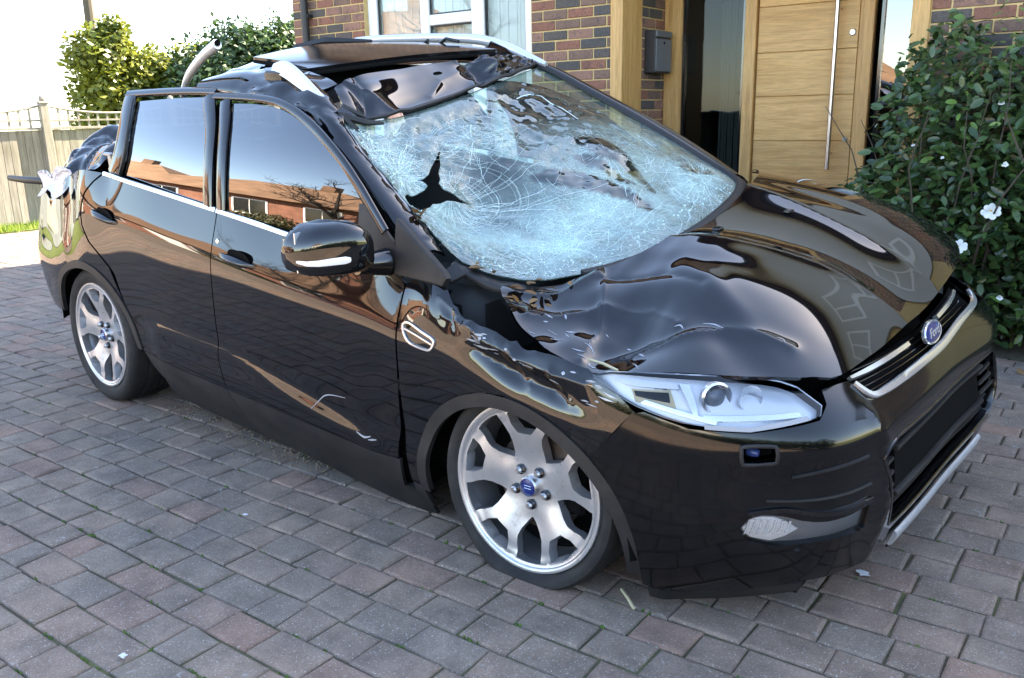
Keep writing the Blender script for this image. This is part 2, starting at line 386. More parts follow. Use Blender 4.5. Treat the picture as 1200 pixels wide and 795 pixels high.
def panel(name, S, outline, m, parent=None, h=.03, holes=(), flange=.012, off=0., sc=(1., 1.), ref=(0, 0, .7), xf=b2w, he=None, attr=None, jit=0., label=None):
    """a sheet trimmed to an outline on a smooth surface S(u,v), with real edges turned inward"""
    sc = np.array(sc); he = he or h
    loops = [densify([tuple(np.array(p)*sc) for p in outline], he)]+[densify([tuple(np.array(p)*sc) for p in ho], he*.7) for ho in holes]
    A = np.array(loops[0]); lo, hi = A.min(0), A.max(0)
    gx, gy = np.meshgrid(np.arange(lo[0], hi[0], h), np.arange(lo[1], hi[1], h*.866), indexing='ij')
    gx = gx+(np.arange(gy.shape[1]) % 2)[None, :]*h*.5
    G = np.stack([gx.ravel(), gy.ravel()], 1)
    if jit: G = G+np.random.RandomState(3).uniform(-jit, jit, G.shape)*h
    k = inside(loops[0], G[:, 0], G[:, 1])
    for ho in loops[1:]: k &= ~inside(ho, G[:, 0], G[:, 1])
    B = np.concatenate([np.array(l) for l in loops]); G = G[k]
    if len(G):
        keep = np.ones(len(G), bool)
        for i in range(0, len(G), 2000):
            d = ((G[i:i+2000, None]-B[None])**2).sum(2).min(1); keep[i:i+2000] = d > (.45*min(h, he*1.6))**2
        G = G[keep]
    verts = [Vector(p) for p in B]+[Vector(p) for p in G]; edges = []; o = 0
    for l in loops:
        n = len(l); edges += [(o+i, o+(i+1) % n) for i in range(n)]; o += n
    r = delaunay_2d_cdt(verts, edges, [], 0, 1e-7)
    V2 = np.array([tuple(v) for v in r[0]]); F = np.array([f for f in r[2] if len(f) == 3])
    c = V2[F].mean(1); k = inside(loops[0], c[:, 0], c[:, 1])
    for ho in loops[1:]: k &= ~inside(ho, c[:, 0], c[:, 1])
    F = F[k]
    U, Vv = V2[:, 0]/sc[0], V2[:, 1]/sc[1]; P = S(U, Vv); eu, ev = .004/sc[0], .004/sc[1]
    Nn = np.cross(S(U+eu, Vv)-S(U-eu, Vv), S(U, Vv+ev)-S(U, Vv-ev)); Nn /= np.linalg.norm(Nn, axis=1)[:, None]+1e-12
    if (Nn*(P-np.array(ref))).sum() < 0: Nn = -Nn
    P = P+Nn*off
    fn = np.cross(P[F[:, 1]]-P[F[:, 0]], P[F[:, 2]]-P[F[:, 0]]); fl = (fn*Nn[F].mean(1)).sum(1) < 0; F[fl] = F[fl][:, ::-1]
    V = [p for p in P]; NN = [n for n in Nn]; FF = [tuple(f) for f in F]; UV = [(a, b) for a, b in zip(U, Vv)]
    if flange:
        ed = {}
        for f in F:
            for i in range(3):
                e = (f[i], f[(i+1) % 3]); ed[e] = ed.get(e, 0)+1
        mp = {}
        bd = [e for e in ed if (e[1], e[0]) not in ed]; en = {}
        for a, b in bd:
            t = np.cross(P[b]-P[a], Nn[a]); t /= np.linalg.norm(t)+1e-12
            for q in (a, b): en[q] = en.get(q, 0)+t
        for q, t in en.items():
            t = t/(np.linalg.norm(t)+1e-12); mp[q] = len(V); V += [P[q], P[q]-Nn[q]*flange]; NN += [t, t]; UV += [UV[q], UV[q]]
        FF += [(mp[a]+1, mp[b]+1, mp[b], mp[a]) for a, b in bd]
    V = np.array(V); NN = np.array(NN)
    if xf is b2w: NN = NN@BMAT.T; NN /= np.linalg.norm(NN, axis=1)[:, None]
    if xf: V = xf(V)
    at = None if attr is None else {kk: fnc(np.array(UV)[:, 0], np.array(UV)[:, 1]) for kk, fnc in attr.items()}
    ob = mesh(name, V, FF, m, parent, normals=NN, attr=at)
    if label: ob['label'] = label
    return ob
def strip(name, S, path, w, m, parent=None, thick=.004, off=.0, xf=b2w, ref=(0, 0, .7), n=4, sc=(1., 1.), arch=.3, closed=False, mb=None):
    """a bar of rounded section laid along a path (u,v) on a surface"""
    path = catmull(path, n, closed); U = np.array([p[0] for p in path]); Vv = np.array([p[1] for p in path]); P = S(U, Vv)
    eu, ev = .004/sc[0], .004/sc[1]
    Nn = np.cross(S(U+eu, Vv)-S(U-eu, Vv), S(U, Vv+ev)-S(U, Vv-ev)); Nn /= np.linalg.norm(Nn, axis=1)[:, None]
    if (Nn*(P-np.array(ref))).sum() < 0: Nn = -Nn
    k = len(P); T = np.array([P[(i+1) % k if closed else min(i+1, k-1)]-P[i-1 if closed or i else 0] for i in range(k)]); T /= np.linalg.norm(T, axis=1)[:, None]+1e-12
    Bn = np.cross(Nn, T); ww = np.array(w if isinstance(w, (list, tuple)) and len(w) == k else [np.interp(i/(k-1), np.linspace(0, 1, len(w)), w) if isinstance(w, (list, tuple)) else w for i in range(k)])[:, None]
    sec = [(-.5, 0), (-.5, .6), (-.36, 1), (.36, 1), (.5, .6), (.5, 0)]; V = []; F = []
    rings = [P+Bn*ww*a+Nn*(off+thick*b) for a, b in sec]; q = len(sec)
    for i in range(k): V += [rings[j][i] for j in range(q)]
    for i in range(k if closed else k-1):
        i2 = (i+1) % k
        for j in range(q-1): F.append((i*q+j, i*q+j+1, i2*q+j+1, i2*q+j))
    if not closed: F.append(tuple(range(q))); F.append(tuple((k-1)*q+j for j in range(q-1, -1, -1)))
    if mb is not None: mb.add(V, F); return None
    V = np.array(V); V = xf(V) if xf else V
    return smooth_by_angle(mesh(name, V, F, m, parent), 50)
def vz(x, z):
    """v on the body side at height z"""
    lo, hi = 0., 8.
    for _ in range(30):
        mid = (lo+hi)/2
        if SIDE_CLEAN(x, mid)[0, 2] < z: lo = mid
        else: hi = mid
    return (lo+hi)/2
def xz(pts): return [(x, vz(x, z)) for x, z in pts]
# ---------------------------------------------------------------- materials
def attr_node(m, name='tone'):
    a = N(m, 'ShaderNodeAttribute'); a.attribute_name = name; return a
def mk_paving():
    m = mat('paving_stone', rough=.9); a = attr_node(m); co = coords(m)
    base = ramp(m, [(0, (.268, .196, .150)), (.3, (.272, .204, .158)), (.5, (.256, .196, .152)), (.7, (.234, .190, .154)), (.88, (.276, .192, .148)), (1, (.300, .190, .144))], a, 'Fac')
    n1 = noise(m, co, 9, 5, .7); n2 = noise(m, co, 190, 1.5, .6); n3 = noise(m, co, 130, 3, .7); n4 = noise(m, co, 2.2, 3)
    c = mixc(m, base.outputs[0], ramp(m, [(.3, gv(.62)), (.7, gv(1.3))], n1).outputs[0], .8, 'MULTIPLY')
    c = mixc(m, c, ramp(m, [(.3, gv(.72)), (.75, gv(1.25))], n3).outputs[0], .7, 'MULTIPLY')
    c = mixc(m, c, ramp(m, [(.35, (.75, .77, .8)), (.7, (1.15, 1.08, 1.02))], n4).outputs[0], .8, 'MULTIPLY')
    sp = ramp(m, [(.645, gv(0)), (.69, gv(.9))], n2); c = mixc(m, c, (.46, .43, .39), sp.outputs[0])
    st = ramp(m, [(.70, gv(0)), (.76, gv(.6))], noise(m, co, 26, 2, .5, .6)); c = mixc(m, c, (.38, .37, .35), st.outputs[0])
    m.node_tree.links.new(c, bsdf(m).inputs['Base Color']); bump(m, n3.outputs[0], .5, .003)
def mk_soil():
    m = mat('joint_soil', rough=1); co = coords(m); n = noise(m, co, 30, 6, .7); n2 = noise(m, co, 1.4, 4)
    c = ramp(m, [(.3, (.065, .052, .038)), (.55, (.125, .105, .075)), (.72, (.085, .095, .04))], n)
    c = mixc(m, c.outputs[0], ramp(m, [(.4, gv(.7)), (.65, (1.0, 1.25, .7))], n2).outputs[0], .8, 'MULTIPLY')
    m.node_tree.links.new(c, bsdf(m).inputs['Base Color']); bump(m, n.outputs[0], .6, .006)
def mk_far_paving():
    m = mat('far_paving', rough=.9); co = coords(m, (1, 1, 1), rot=(0, 0, -.0795))
    b = N(m, 'ShaderNodeTexBrick', i_Scale=4, i_Mortar_Size=.02); b.inputs['Color1'].default_value = (.26, .19, .14, 1); b.inputs['Color2'].default_value = (.21, .16, .125, 1); b.inputs['Mortar'].default_value = (.07, .06, .045, 1)
    L(m, co, 0, b, 'Vector'); n = noise(m, co, 3, 4)
    c = mixc(m, b.outputs[0], ramp(m, [(.3, gv(.8)), (.7, gv(1.2))], n).outputs[0], 1, 'MULTIPLY'); m.node_tree.links.new(c, bsdf(m).inputs['Base Color'])
def mk_brick():
    m = mat('brick', rough=.92); a = attr_node(m); co = coords(m)
    base = ramp(m, [(0, (.27, .125, .088)), (.22, (.31, .14, .10)), (.24, (.24, .15, .115)), (.5, (.21, .135, .105)), (.52, (.125, .108, .096)), (.75, (.095, .090, .090)), (.77, (.30, .165, .125)), (1, (.36, .20, .15))], a, 'Fac')
    n = noise(m, co, 14, 4, .65); n2 = noise(m, co, 60, 4, .7); n3 = noise(m, co, 5, 2)
    c = mixc(m, base.outputs[0], (.065, .068, .08), ramp(m, [(.54, gv(0)), (.70, gv(.75))], n).outputs[0])
    c = mixc(m, c, ramp(m, [(.3, gv(.55)), (.72, gv(1.25))], n2).outputs[0], .85, 'MULTIPLY')
    c = mixc(m, c, ramp(m, [(.35, gv(.75)), (.7, (1.1, 1.02, .95))], n3).outputs[0], .8, 'MULTIPLY')
    m.node_tree.links.new(c, bsdf(m).inputs['Base Color']); bump(m, n2.outputs[0], .5, .003)
def mk_mortar():
    m = mat('mortar', rough=1); co = coords(m); n = noise(m, co, 22, 5, .7)
    c = ramp(m, [(.3, (.52, .36, .155)), (.7, (.68, .50, .24))], n); L(m, c, 0, bsdf(m), 'Base Color'); bump(m, noise(m, co, 180, 3).outputs[0], .5, .002)
def mk_brickwall(name, c1, c2, mo, sc=1.0):
    m = mat(name, rough=.95); co = coords(m, (1, 1, 1))
    cb = N(m, 'ShaderNodeSeparateXYZ'); L(m, co, 0, cb, 0); ad = N(m, 'ShaderNodeMath', operation='ADD'); L(m, cb, 0, ad, 0); L(m, cb, 1, ad, 1)
    cm = N(m, 'ShaderNodeCombineXYZ'); L(m, ad, 0, cm, 0); L(m, cb, 2, cm, 1)
    b = N(m, 'ShaderNodeTexBrick', i_Scale=1/sc, i_Mortar_Size=.006, i_Brick_Width=.225, i_Row_Height=.075, i_Bias=-.1); L(m, cm, 0, b, 'Vector')
    for k, v in (('Color1', c1), ('Color2', c2), ('Mortar', mo)): b.inputs[k].default_value = (*v, 1)
    n = noise(m, co, 2, 4); c = mixc(m, b.outputs[0], ramp(m, [(.3, gv(.75)), (.7, gv(1.25))], n).outputs[0], 1, 'MULTIPLY')
    m.node_tree.links.new(c, bsdf(m).inputs['Base Color'])
def mk_oak(name, axis, tone=1.0):
    m = mat(name, rough=.5); sc = {'Z': (9, 9, .55), 'X': (.55, 9, 9)}[axis]; co = coords(m, sc)
    a = attr_node(m); ad = N(m, 'ShaderNodeVectorMath', operation='ADD'); L(m, co, 0, ad, 0); cm = N(m, 'ShaderNodeCombineXYZ')
    mu = N(m, 'ShaderNodeMath', operation='MULTIPLY'); mu.inputs[1].default_value = 37; L(m, a, 'Fac', mu, 0)
    for k in range(3): L(m, mu, 0, cm, k)
    L(m, cm, 0, ad, 1)
    n1 = N(m, 'ShaderNodeTexNoise', i_Scale=2.2, i_Detail=5, i_Roughness=.62, i_Distortion=.9); L(m, ad, 0, n1, 'Vector')
    n2 = N(m, 'ShaderNodeTexNoise', i_Scale=14, i_Detail=3, i_Roughness=.7); L(m, ad, 0, n2, 'Vector')
    t = tone
    c = ramp(m, [(.28, (.42*t, .215*t, .065*t)), (.45, (.56*t, .31*t, .105*t)), (.58, (.63*t, .37*t, .14*t)), (.75, (.48*t, .25*t, .08*t))], n1)
    c = mixc(m, c.outputs[0], ramp(m, [(.35, gv(.78)), (.65, gv(1.12))], n2).outputs[0], .8, 'MULTIPLY')
    c = mixc(m, c, ramp(m, [(0, gv(.86)), (1, gv(1.12))], a, 'Fac').outputs[0], 1, 'MULTIPLY')
    m.node_tree.links.new(c, bsdf(m).inputs['Base Color']); bump(m, n2.outputs[0], .15, .001)
def mk_leaf(name, c1, c2, rough=.35, trans=0.):
    m = mat(name, rough=rough); a = attr_node(m); co = coords(m)
    n = noise(m, co, 3, 2)
    c = ramp(m, [(0, c1), (1, c2)], a, 'Fac'); c = mixc(m, c.outputs[0], ramp(m, [(.3, gv(.7)), (.7, gv(1.3))], n).outputs[0], .8, 'MULTIPLY')
    m.node_tree.links.new(c, bsdf(m).inputs['Base Color'])
    if trans:
        t = N(m, 'ShaderNodeBsdfTranslucent'); m.node_tree.links.new(c, t.inputs[0]); x = N(m, 'ShaderNodeMixShader'); x.inputs[0].default_value = trans
        L(m, bsdf(m), 0, x, 1); L(m, t, 0, x, 2); L(m, x, 0, m.node_tree.nodes['Material Output'], 0)
def mk_oldwood():
    m = mat('weathered_wood', rough=.95); a = attr_node(m); co = coords(m, (8, 8, .8)); n = noise(m, co, 3, 5, .65, .5); n2 = noise(m, coords(m), 1.3, 4)
    c = ramp(m, [(.3, (.22, .20, .175)), (.55, (.33, .305, .275)), (.75, (.40, .375, .34))], n)
    c = mixc(m, c.outputs[0], ramp(m, [(0, gv(.8)), (1, gv(1.15))], a, 'Fac').outputs[0], 1, 'MULTIPLY')
    c = mixc(m, c, ramp(m, [(.35, (.7, .72, .6)), (.65, gv(1.1))], n2).outputs[0], .7, 'MULTIPLY')
    m.node_tree.links.new(c, bsdf(m).inputs['Base Color']); bump(m, n.outputs[0], .3, .003)
def mk_tiles():
    m = mat('roof_tiles', rough=.9); a = attr_node(m); n = noise(m, coords(m), 1.5, 5)
    c = ramp(m, [(0, (.17, .095, .06)), (.6, (.22, .13, .08)), (1, (.14, .10, .075))], a, 'Fac')
    c = mixc(m, c.outputs[0], ramp(m, [(.3, gv(.7)), (.7, gv(1.25))], n).outputs[0], 1, 'MULTIPLY'); m.node_tree.links.new(c, bsdf(m).inputs['Base Color'])
def mk_grass():
    m = mat('lawn', rough=1); n = noise(m, coords(m), 6, 5); n2 = noise(m, coords(m), .3, 3)
    c = ramp(m, [(.3, (.075, .12, .025)), (.7, (.15, .19, .045))], n); c = mixc(m, c.outputs[0], ramp(m, [(.35, gv(.8)), (.65, (1.3, 1.15, .9))], n2).outputs[0], 1, 'MULTIPLY')
    m.node_tree.links.new(c, bsdf(m).inputs['Base Color'])
def mk_paint():
    m = mat('black_paint', (.0035, .0035, .0045), .03, 0, **{'IOR': 1.68})
    co = coords(m); d = noise(m, co, 700, 1, .5); big = noise(m, co, 2.5, 3)
    sp = ramp(m, [(.70, gv(0)), (.77, gv(1))], d); k = ramp(m, [(.42, gv(0)), (.7, gv(.55))], big)
    x = N(m, 'ShaderNodeMath', operation='MULTIPLY'); L(m, sp, 0, x, 0); L(m, k, 0, x, 1)
    c = mixc(m, (.0035, .0035, .0045), (.20, .18, .15), x.outputs[0]); m.node_tree.links.new(c, bsdf(m).inputs['Base Color'])
    cr = N(m, 'ShaderNodeMath', operation='MULTIPLY'); cr.inputs[1].default_value = .9; L(m, x, 0, cr, 0); inv = N(m, 'ShaderNodeMath', operation='SUBTRACT'); inv.inputs[0].default_value = 1; L(m, cr, 0, inv, 1); L(m, inv, 0, bsdf(m), 'Specular IOR Level') if False else None
def mk_plastic():
    m = mat('black_plastic', (.02, .02, .021), .55); co = coords(m); n = noise(m, co, 5, 5, .7)
    c = ramp(m, [(.4, (.010, .010, .011)), (.75, (.034, .032, .030))], n); L(m, c, 0, bsdf(m), 'Base Color')
    bump(m, noise(m, co, 900, 1).outputs[0], .1, .0005)
def mk_rubber():
    m = mat('tyre_rubber', (.018, .018, .018), .75); n = noise(m, coords(m), 9, 5, .7)
    c = ramp(m, [(.4, (.010, .010, .010)), (.75, (.034, .032, .029))], n); L(m, c, 0, bsdf(m), 'Base Color')
def mk_alloy():
    m = mat('alloy', (.62, .63, .65), .3, .75); n = noise(m, coords(m), 14, 5, .7)
    r = ramp(m, [(.3, gv(.24)), (.7, gv(.46))], n); L(m, r, 0, bsdf(m), 'Roughness')
    c = ramp(m, [(.3, (.66, .67, .69)), (.62, (.56, .56, .56)), (.8, (.30, .28, .26))], n); L(m, c, 0, bsdf(m), 'Base Color')
def mk_glass(name, tint, trans, ior=1.52, rough=0.0):
    """tinted sheet glass: mirror by Fresnel, the rest passes tinted"""
    m = bpy.data.materials.new(name); m.use_nodes = True; t = m.node_tree; t.nodes.clear(); MATS[name] = m
    fr = N(m, 'ShaderNodeFresnel', i_IOR=ior); gl = N(m, 'ShaderNodeBsdfGlossy', i_Roughness=rough); tr = N(m, 'ShaderNodeBsdfTransparent'); tr.inputs[0].default_value = (*tint, 1)
    x = N(m, 'ShaderNodeMixShader'); o = N(m, 'ShaderNodeOutputMaterial')
    mm = N(m, 'ShaderNodeMath', operation='MULTIPLY', use_clamp=True); mm.inputs[1].default_value = trans; L(m, fr, 0, mm, 0)
    L(m, mm, 0, x, 0); L(m, tr, 0, x, 1); L(m, gl, 0, x, 2); L(m, x, 0, o, 0); return m
def mk_windscreen():
    m = bpy.data.materials.new('shattered_glass'); m.use_nodes = True; t = m.node_tree; t.nodes.clear(); MATS['shattered_glass'] = m
    co = coords(m); fro = attr_node(m, 'frost')
    v1 = N(m, 'ShaderNodeTexVoronoi', feature='DISTANCE_TO_EDGE', i_Scale=62); v2 = N(m, 'ShaderNodeTexVoronoi', feature='DISTANCE_TO_EDGE', i_Scale=17); v3 = N(m, 'ShaderNodeTexVoronoi', feature='DISTANCE_TO_EDGE', i_Scale=150)
    wob = noise(m, co, 11, 3); ad = N(m, 'ShaderNodeMix', data_type='VECTOR'); ad.inputs[0].default_value = .06
    L(m, co, 0, ad, 4); L(m, wob, 1, ad, 5)
    for v in (v1, v2, v3): m.node_tree.links.new(ad.outputs[1], v.inputs['Vector'])
    l1 = ramp(m, [(0, gv(1)), (.09, gv(0))], v1); l2 = ramp(m, [(0, gv(1)), (.022, gv(0))], v2); l3 = ramp(m, [(0, gv(1)), (.13, gv(0))], v3)
    n1 = noise(m, co, 5.5, 5, .65, .4); n2 = noise(m, co, 22, 4, .7)
    def mt(op, a, b, cl=True):
        q = N(m, 'ShaderNodeMath', operation=op, use_clamp=cl)
        for i, s in enumerate((a, b)):
            if isinstance(s, (int, float)): q.inputs[i].default_value = s
            else: m.node_tree.links.new(s, q.inputs[i])
        return q.outputs[0]
    f = fro.outputs['Fac']
    fz = mt('MULTIPLY', f, ramp(m, [(.30, gv(.55)), (.62, gv(1.05))], n1).outputs[0])
    fz2 = mt('MULTIPLY', fz, ramp(m, [(.32, gv(.82)), (.66, gv(1.06))], n2).outputs[0])
    cr = mt('MAXIMUM', mt('MULTIPLY', l1.outputs[0], mt('MULTIPLY', fz2, 1.1)), mt('MAXIMUM', mt('MULTIPLY', l2.outputs[0], mt('MULTIPLY', f, .9)), mt('MULTIPLY', l3.outputs[0], mt('MULTIPLY', mt('SUBTRACT', fz, .4), 2.2))))
    film = mt('MAXIMUM', mt('MULTIPLY', cr, 1.0), mt('MULTIPLY', fz2, .54))
    gl = N(m, 'ShaderNodeBsdfGlossy', i_Roughness=.02); gl.inputs[0].default_value = (.9, 1, 1, 1)
    rr = mt('MULTIPLY', f, .22); m.node_tree.links.new(rr, gl.inputs['Roughness'])
    tr = N(m, 'ShaderNodeBsdfTransparent'); tr.inputs[0].default_value = (.48, .74, .70, 1)
    fr = N(m, 'ShaderNodeFresnel', i_IOR=1.6); fm = mt('MULTIPLY', fr.outputs[0], 1.5)
    g = N(m, 'ShaderNodeMixShader'); m.node_tree.links.new(fm, g.inputs[0]); L(m, tr, 0, g, 1); L(m, gl, 0, g, 2)
    df = N(m, 'ShaderNodeBsdfPrincipled'); df.inputs['Base Color'].default_value = (.56, .82, .75, 1); df.inputs['Roughness'].default_value = .28; df.inputs['IOR'].default_value = 1.6
    x = N(m, 'ShaderNodeMixShader'); m.node_tree.links.new(film, x.inputs[0]); L(m, g, 0, x, 1); L(m, df, 0, x, 2)
    bp = N(m, 'ShaderNodeBump', i_Strength=.35, i_Distance=.002); m.node_tree.links.new(cr, bp.inputs['Height'])
    for s in (gl, df): L(m, bp, 0, s, 'Normal')
    o = N(m, 'ShaderNodeOutputMaterial'); L(m, x, 0, o, 0)
mk_paving(); mk_soil(); mk_far_paving(); mk_brick(); mk_mortar(); mk_oak('oak_upright', 'Z'); mk_oak('oak_board', 'X', 1.08); mk_oldwood(); mk_tiles(); mk_grass(); mk_paint(); mk_plastic(); mk_rubber(); mk_alloy(); mk_windscreen()
mk_brickwall('wall_brick', (.24, .12, .085), (.12, .10, .095), (.42, .32, .18)); mk_brickwall('red_brick', (.26, .095, .062), (.20, .08, .055), (.26, .2, .15))
mk_leaf('camellia_leaf', (.018, .044, .016), (.062, .115, .030), .26); mk_leaf('young_leaf', (.07, .16, .03), (.14, .24, .05), .35)
mk_leaf('laurel_leaf', (.085, .125, .016), (.26, .27, .045), .45, .35); mk_leaf('ivy_leaf', (.022, .055, .018), (.06, .11, .03), .4, .2); mk_leaf('hedge_leaf', (.025, .04, .016), (.085, .085, .04), .6, .15); mk_leaf('heather', (.16, .08, .11), (.22, .13, .15), .8, .1)
mk_leaf('grass_blade', (.10, .17, .025), (.22, .30, .05), .6, .4); mk_leaf('dry_leaf', (.16, .075, .03), (.30, .17, .07), .8, .2); mk_leaf('moss', (.05, .10, .018), (.09, .15, .03), .9)
mat('white_frame', (.80, .80, .80), .35); mat('render_white', (.78, .77, .74), .9); mat('render_grey', (.50, .50, .49), .9); mat('pipe_black', (.02, .02, .022), .45); mat('bark', (.10, .08, .06), .95); mat('bark_dark', (.045, .035, .03), .95)
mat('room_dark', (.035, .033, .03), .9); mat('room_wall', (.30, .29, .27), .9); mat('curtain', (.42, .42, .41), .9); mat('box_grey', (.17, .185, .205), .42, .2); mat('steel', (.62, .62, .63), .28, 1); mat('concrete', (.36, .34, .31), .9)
mat('petal', (.82, .81, .76), .55, **{'Subsurface Weight': .1}); mat('stamen', (.75, .48, .06), .6); mat('bud', (.62, .68, .42), .5)
mat('chrome', (.90, .91, .93), .14, .8); mat('silver_plastic', (.62, .64, .67), .32, .5); mat('rail_silver', (.74, .76, .79), .3, .5); mat('gloss_black', (.006, .006, .007), .10, **{'IOR': 1.7}); mat('inner_black', (.005, .005, .005), .9, **{'Specular IOR Level': .1}); mat('seal_rubber', (.012, .012, .012), .5)
mat('seat_cloth', (.03, .03, .033), .9); mat('dash', (.022, .022, .024), .7); mat('disc_iron', (.10, .075, .06), .5, .6); mat('badge_blue', (.012, .03, .16), .2); mat('white_cloth', (.72, .68, .70), .9); mat('amber', (.8, .32, .03), .2); mat('red_lens', (.35, .01, .012), .1)
mat('bare_metal', (.40, .42, .45), .4, .8); mat('scuff', (.34, .35, .37), .6); mat('crack', (.74, .92, .88), .4); mat('straw', (.62, .52, .32), .8); mat('grit', (.26, .21, .14), .9); mat('chalk', (.66, .67, .70), .9); mat('headlamp_inner', (.90, .92, .95), .2, .6); mat('lamp_white', (.93, .95, .97), .3, .15); mat('blue_lens', (.03, .06, .20), .05); mat('projector_glass', (.16, .18, .20), .04); mat('alloy_shaded', (.34, .34, .35), .4, .7)
mk_glass('car_glass', (.035, .042, .045), 3.3); mk_glass('house_glass', (.88, .92, .92), .35); mk_glass('lens_clear', (.985, .99, 1.0), 1.3, 1.5); mk_glass('porch_glass', (.50, .54, .53), .5); mk_glass('side_light_glass', (.30, .33, .33), 4.5)
# ---------------------------------------------------------------- setting: ground, driveway, lawn, road
HA = .0795; HD = np.array([math.cos(HA), math.sin(HA)]); HN = np.array([-math.sin(HA), math.cos(HA)])
def sn(s, n, z=0.): return (s*HD[0]+n*HN[0], s*HD[1]+n*HN[1], z)
def struct(o, label=None):
    o['kind'] = 'structure'
    if label: o['label'] = label
    return o
def sheet(name, poly, z, m, parent=None):
    return mesh(name, [(x, y, z) for x, y in poly], [tuple(range(len(poly)))], m, parent)
g = sheet('ground', [(-600, -600), (600, -600), (600, 600), (-600, 600)], -.06, 'lawn'); struct(g, 'rough grass land around the houses')
RS = np.random.RandomState(11)
def block_mesh(s0, s1, n0, n1, top):
    j = lambda k=.004: RS.uniform(-k, k)
    c = [(s0+j(), n0+j()), (s1+j(), n0+j()), (s1+j(), n1+j()), (s0+j(), n1+j())]; zz = [top+j(.0025) for _ in range(4)]
    cx, cy = (s0+s1)/2, (n0+n1)/2; V = []
    def ring(ins, dz):
        for (a, b), z in zip(c, zz):
            a2 = a+ins*(1 if a < cx else -1); b2 = b+ins*(1 if b < cy else -1); V.append(sn(a2, b2, z+dz))
    ring(0, -.045); ring(0, -.0065); ring(.003, -.0022); ring(.009, 0)
    F = [(12, 13, 14, 15)]
    for r in range(3): F += [(r*4+k, r*4+(k+1) % 4, r*4+4+(k+1) % 4, r*4+4+k) for k in range(4)]
    return V, F
drv = sheet('driveway', [sn(-9.3, -9)[:2], sn(4.2, -9)[:2], sn(4.2, 2.95)[:2], sn(-9.3, 2.95)[:2]], -.0095, 'joint_soil'); struct(drv, 'block paved driveway in front of the house')
fwv = np.array([math.cos(CAM_YAW)*math.cos(CAM_PITCH), math.sin(CAM_YAW)*math.cos(CAM_PITCH), -math.sin(CAM_PITCH)])
rgt = np.array([math.sin(CAM_YAW), -math.cos(CAM_YAW), 0.]); upv = np.cross(rgt, fwv)
def seen(P):
    d = np.array(P)-np.array(CAM_P); z = d@fwv
    if z < .1: return None
    return d@rgt/z, d@upv/z, z
blocks = []; RW = .125; n = -3.6; row = 0
while n < 2.86:
    s = -9.2+RS.uniform(0, .2); gap = .0055
    while s < 4.1:
        ln = RS.choice([.125, .166, .207], p=[.27, .35, .38]); tone = RS.rand(); x, y, _ = sn(s+ln/2, n+RW/2)
        V, F = block_mesh(s+gap/2, s+ln-gap/2, n+gap/2, n+RW-gap/2, RS.uniform(-.002, .002)+.002*math.sin(x*.9)*math.sin(y*1.1))
        q = seen((x, y, 0)); score = 0
        if q and abs(q[0]) < .62 and abs(q[1]) < .415 and not (-2.1 < x < 2.05 and -.80 < y < .85): score = ln*RW/q[2]**2
        blocks.append((score, V, F, tone)); s += ln
    n += RW; row += 1
blocks.sort(key=lambda b: -b[0]); rest = MB()
for k, (sc_, V, F, tone) in enumerate(blocks):
    if k < 300: mesh('paving_block', V, F, 'paving_stone', drv, attr={'tone': [tone]*len(V)})
    else: rest.add(V, F, tone)
o = rest.build('paving_blocks', 'paving_stone', drv, attr=True); o['kind'] = 'stuff'; o['label'] = 'grey and brown paving blocks further off and under the car'
far = sheet('forecourt', [sn(-9.2, -3.61)[:2], sn(-60, -3.0)[:2], sn(-60, -10.5)[:2], sn(9, -11)[:2], sn(9, -3.61)[:2]], -.002, 'far_paving'); struct(far, 'sunlit paved forecourt beyond the shade')
side = sheet('side_paving', [sn(4.1, -3.6)[:2], sn(9, -3.6)[:2], sn(9, 2.9)[:2], sn(4.1, 2.9)[:2]], -.006, 'far_paving'); struct(side)
# planting bed under the camellia
bed = MB()
for i in range(24):
    a, b = i/24, (i+1)/24
    bed.add([sn(1.15+a*3, 2.28+.05*math.sin(9*a), .002), sn(1.15+b*3, 2.28+.05*math.sin(9*b), .002), sn(1.15+b*3, 2.94, .05), sn(1.15+a*3, 2.94, .05)], [(0, 1, 2, 3)])
struct(bed.build('flower_bed', 'joint_soil'), 'strip of bare soil along the brick wall')
# lawn strip along the fence with blades
lw = sheet('lawn', [(-9.35, -2.2), (-9.5, 6), (-30, 9), (-30, -1.5)], .0, 'lawn'); struct(lw, 'bright lawn beyond the paving')
gb = MB(); V = []; F = []; A = []
for i in range(5200):
    x, y = random.uniform(-10.2, -9.33), random.uniform(.0, 4.2); h = random.uniform(.04, .11); a = random.uniform(0, 6.28); w = .006; dx, dy = math.cos(a)*w, math.sin(a)*w; lx, ly = random.uniform(-.03, .03), random.uniform(-.03, .03)
    k = len(V); V += [(x-dx, y-dy, 0), (x+dx, y+dy, 0), (x+lx, y+ly, h)]; F.append((k, k+1, k+2)); A += [random.random()]*3
o = mesh('grass', V, F, 'grass_blade', attr={'tone': A}); o['kind'] = 'stuff'; tag(o, 'sunlit grass along the foot of the fence', 'grass')
# moss in the joints
mo = MB()
for i in range(1100):
    r = RS.randint(0, 45); s, n_ = RS.uniform(-3, 3.2), -3.6+RW*r+RS.uniform(-.004, .004)
    for q in range(3):
        x, y, _ = sn(s+RS.uniform(-.02, .02), n_+RS.uniform(-.005, .005)); h = RS.uniform(.003, .008); w = RS.uniform(.003, .006); z = -.008
        mo.add([(x-w, y-w, z), (x+w, y-w, z), (x+w, y+w, z), (x-w, y+w, z), (x, y, z+h+.003)], [(0, 1, 4), (1, 2, 4), (2, 3, 4), (3, 0, 4)], RS.rand())
o = mo.build('moss', 'moss', attr=True); o['kind'] = 'stuff'; tag(o, 'green moss growing in the paving joints', 'moss')
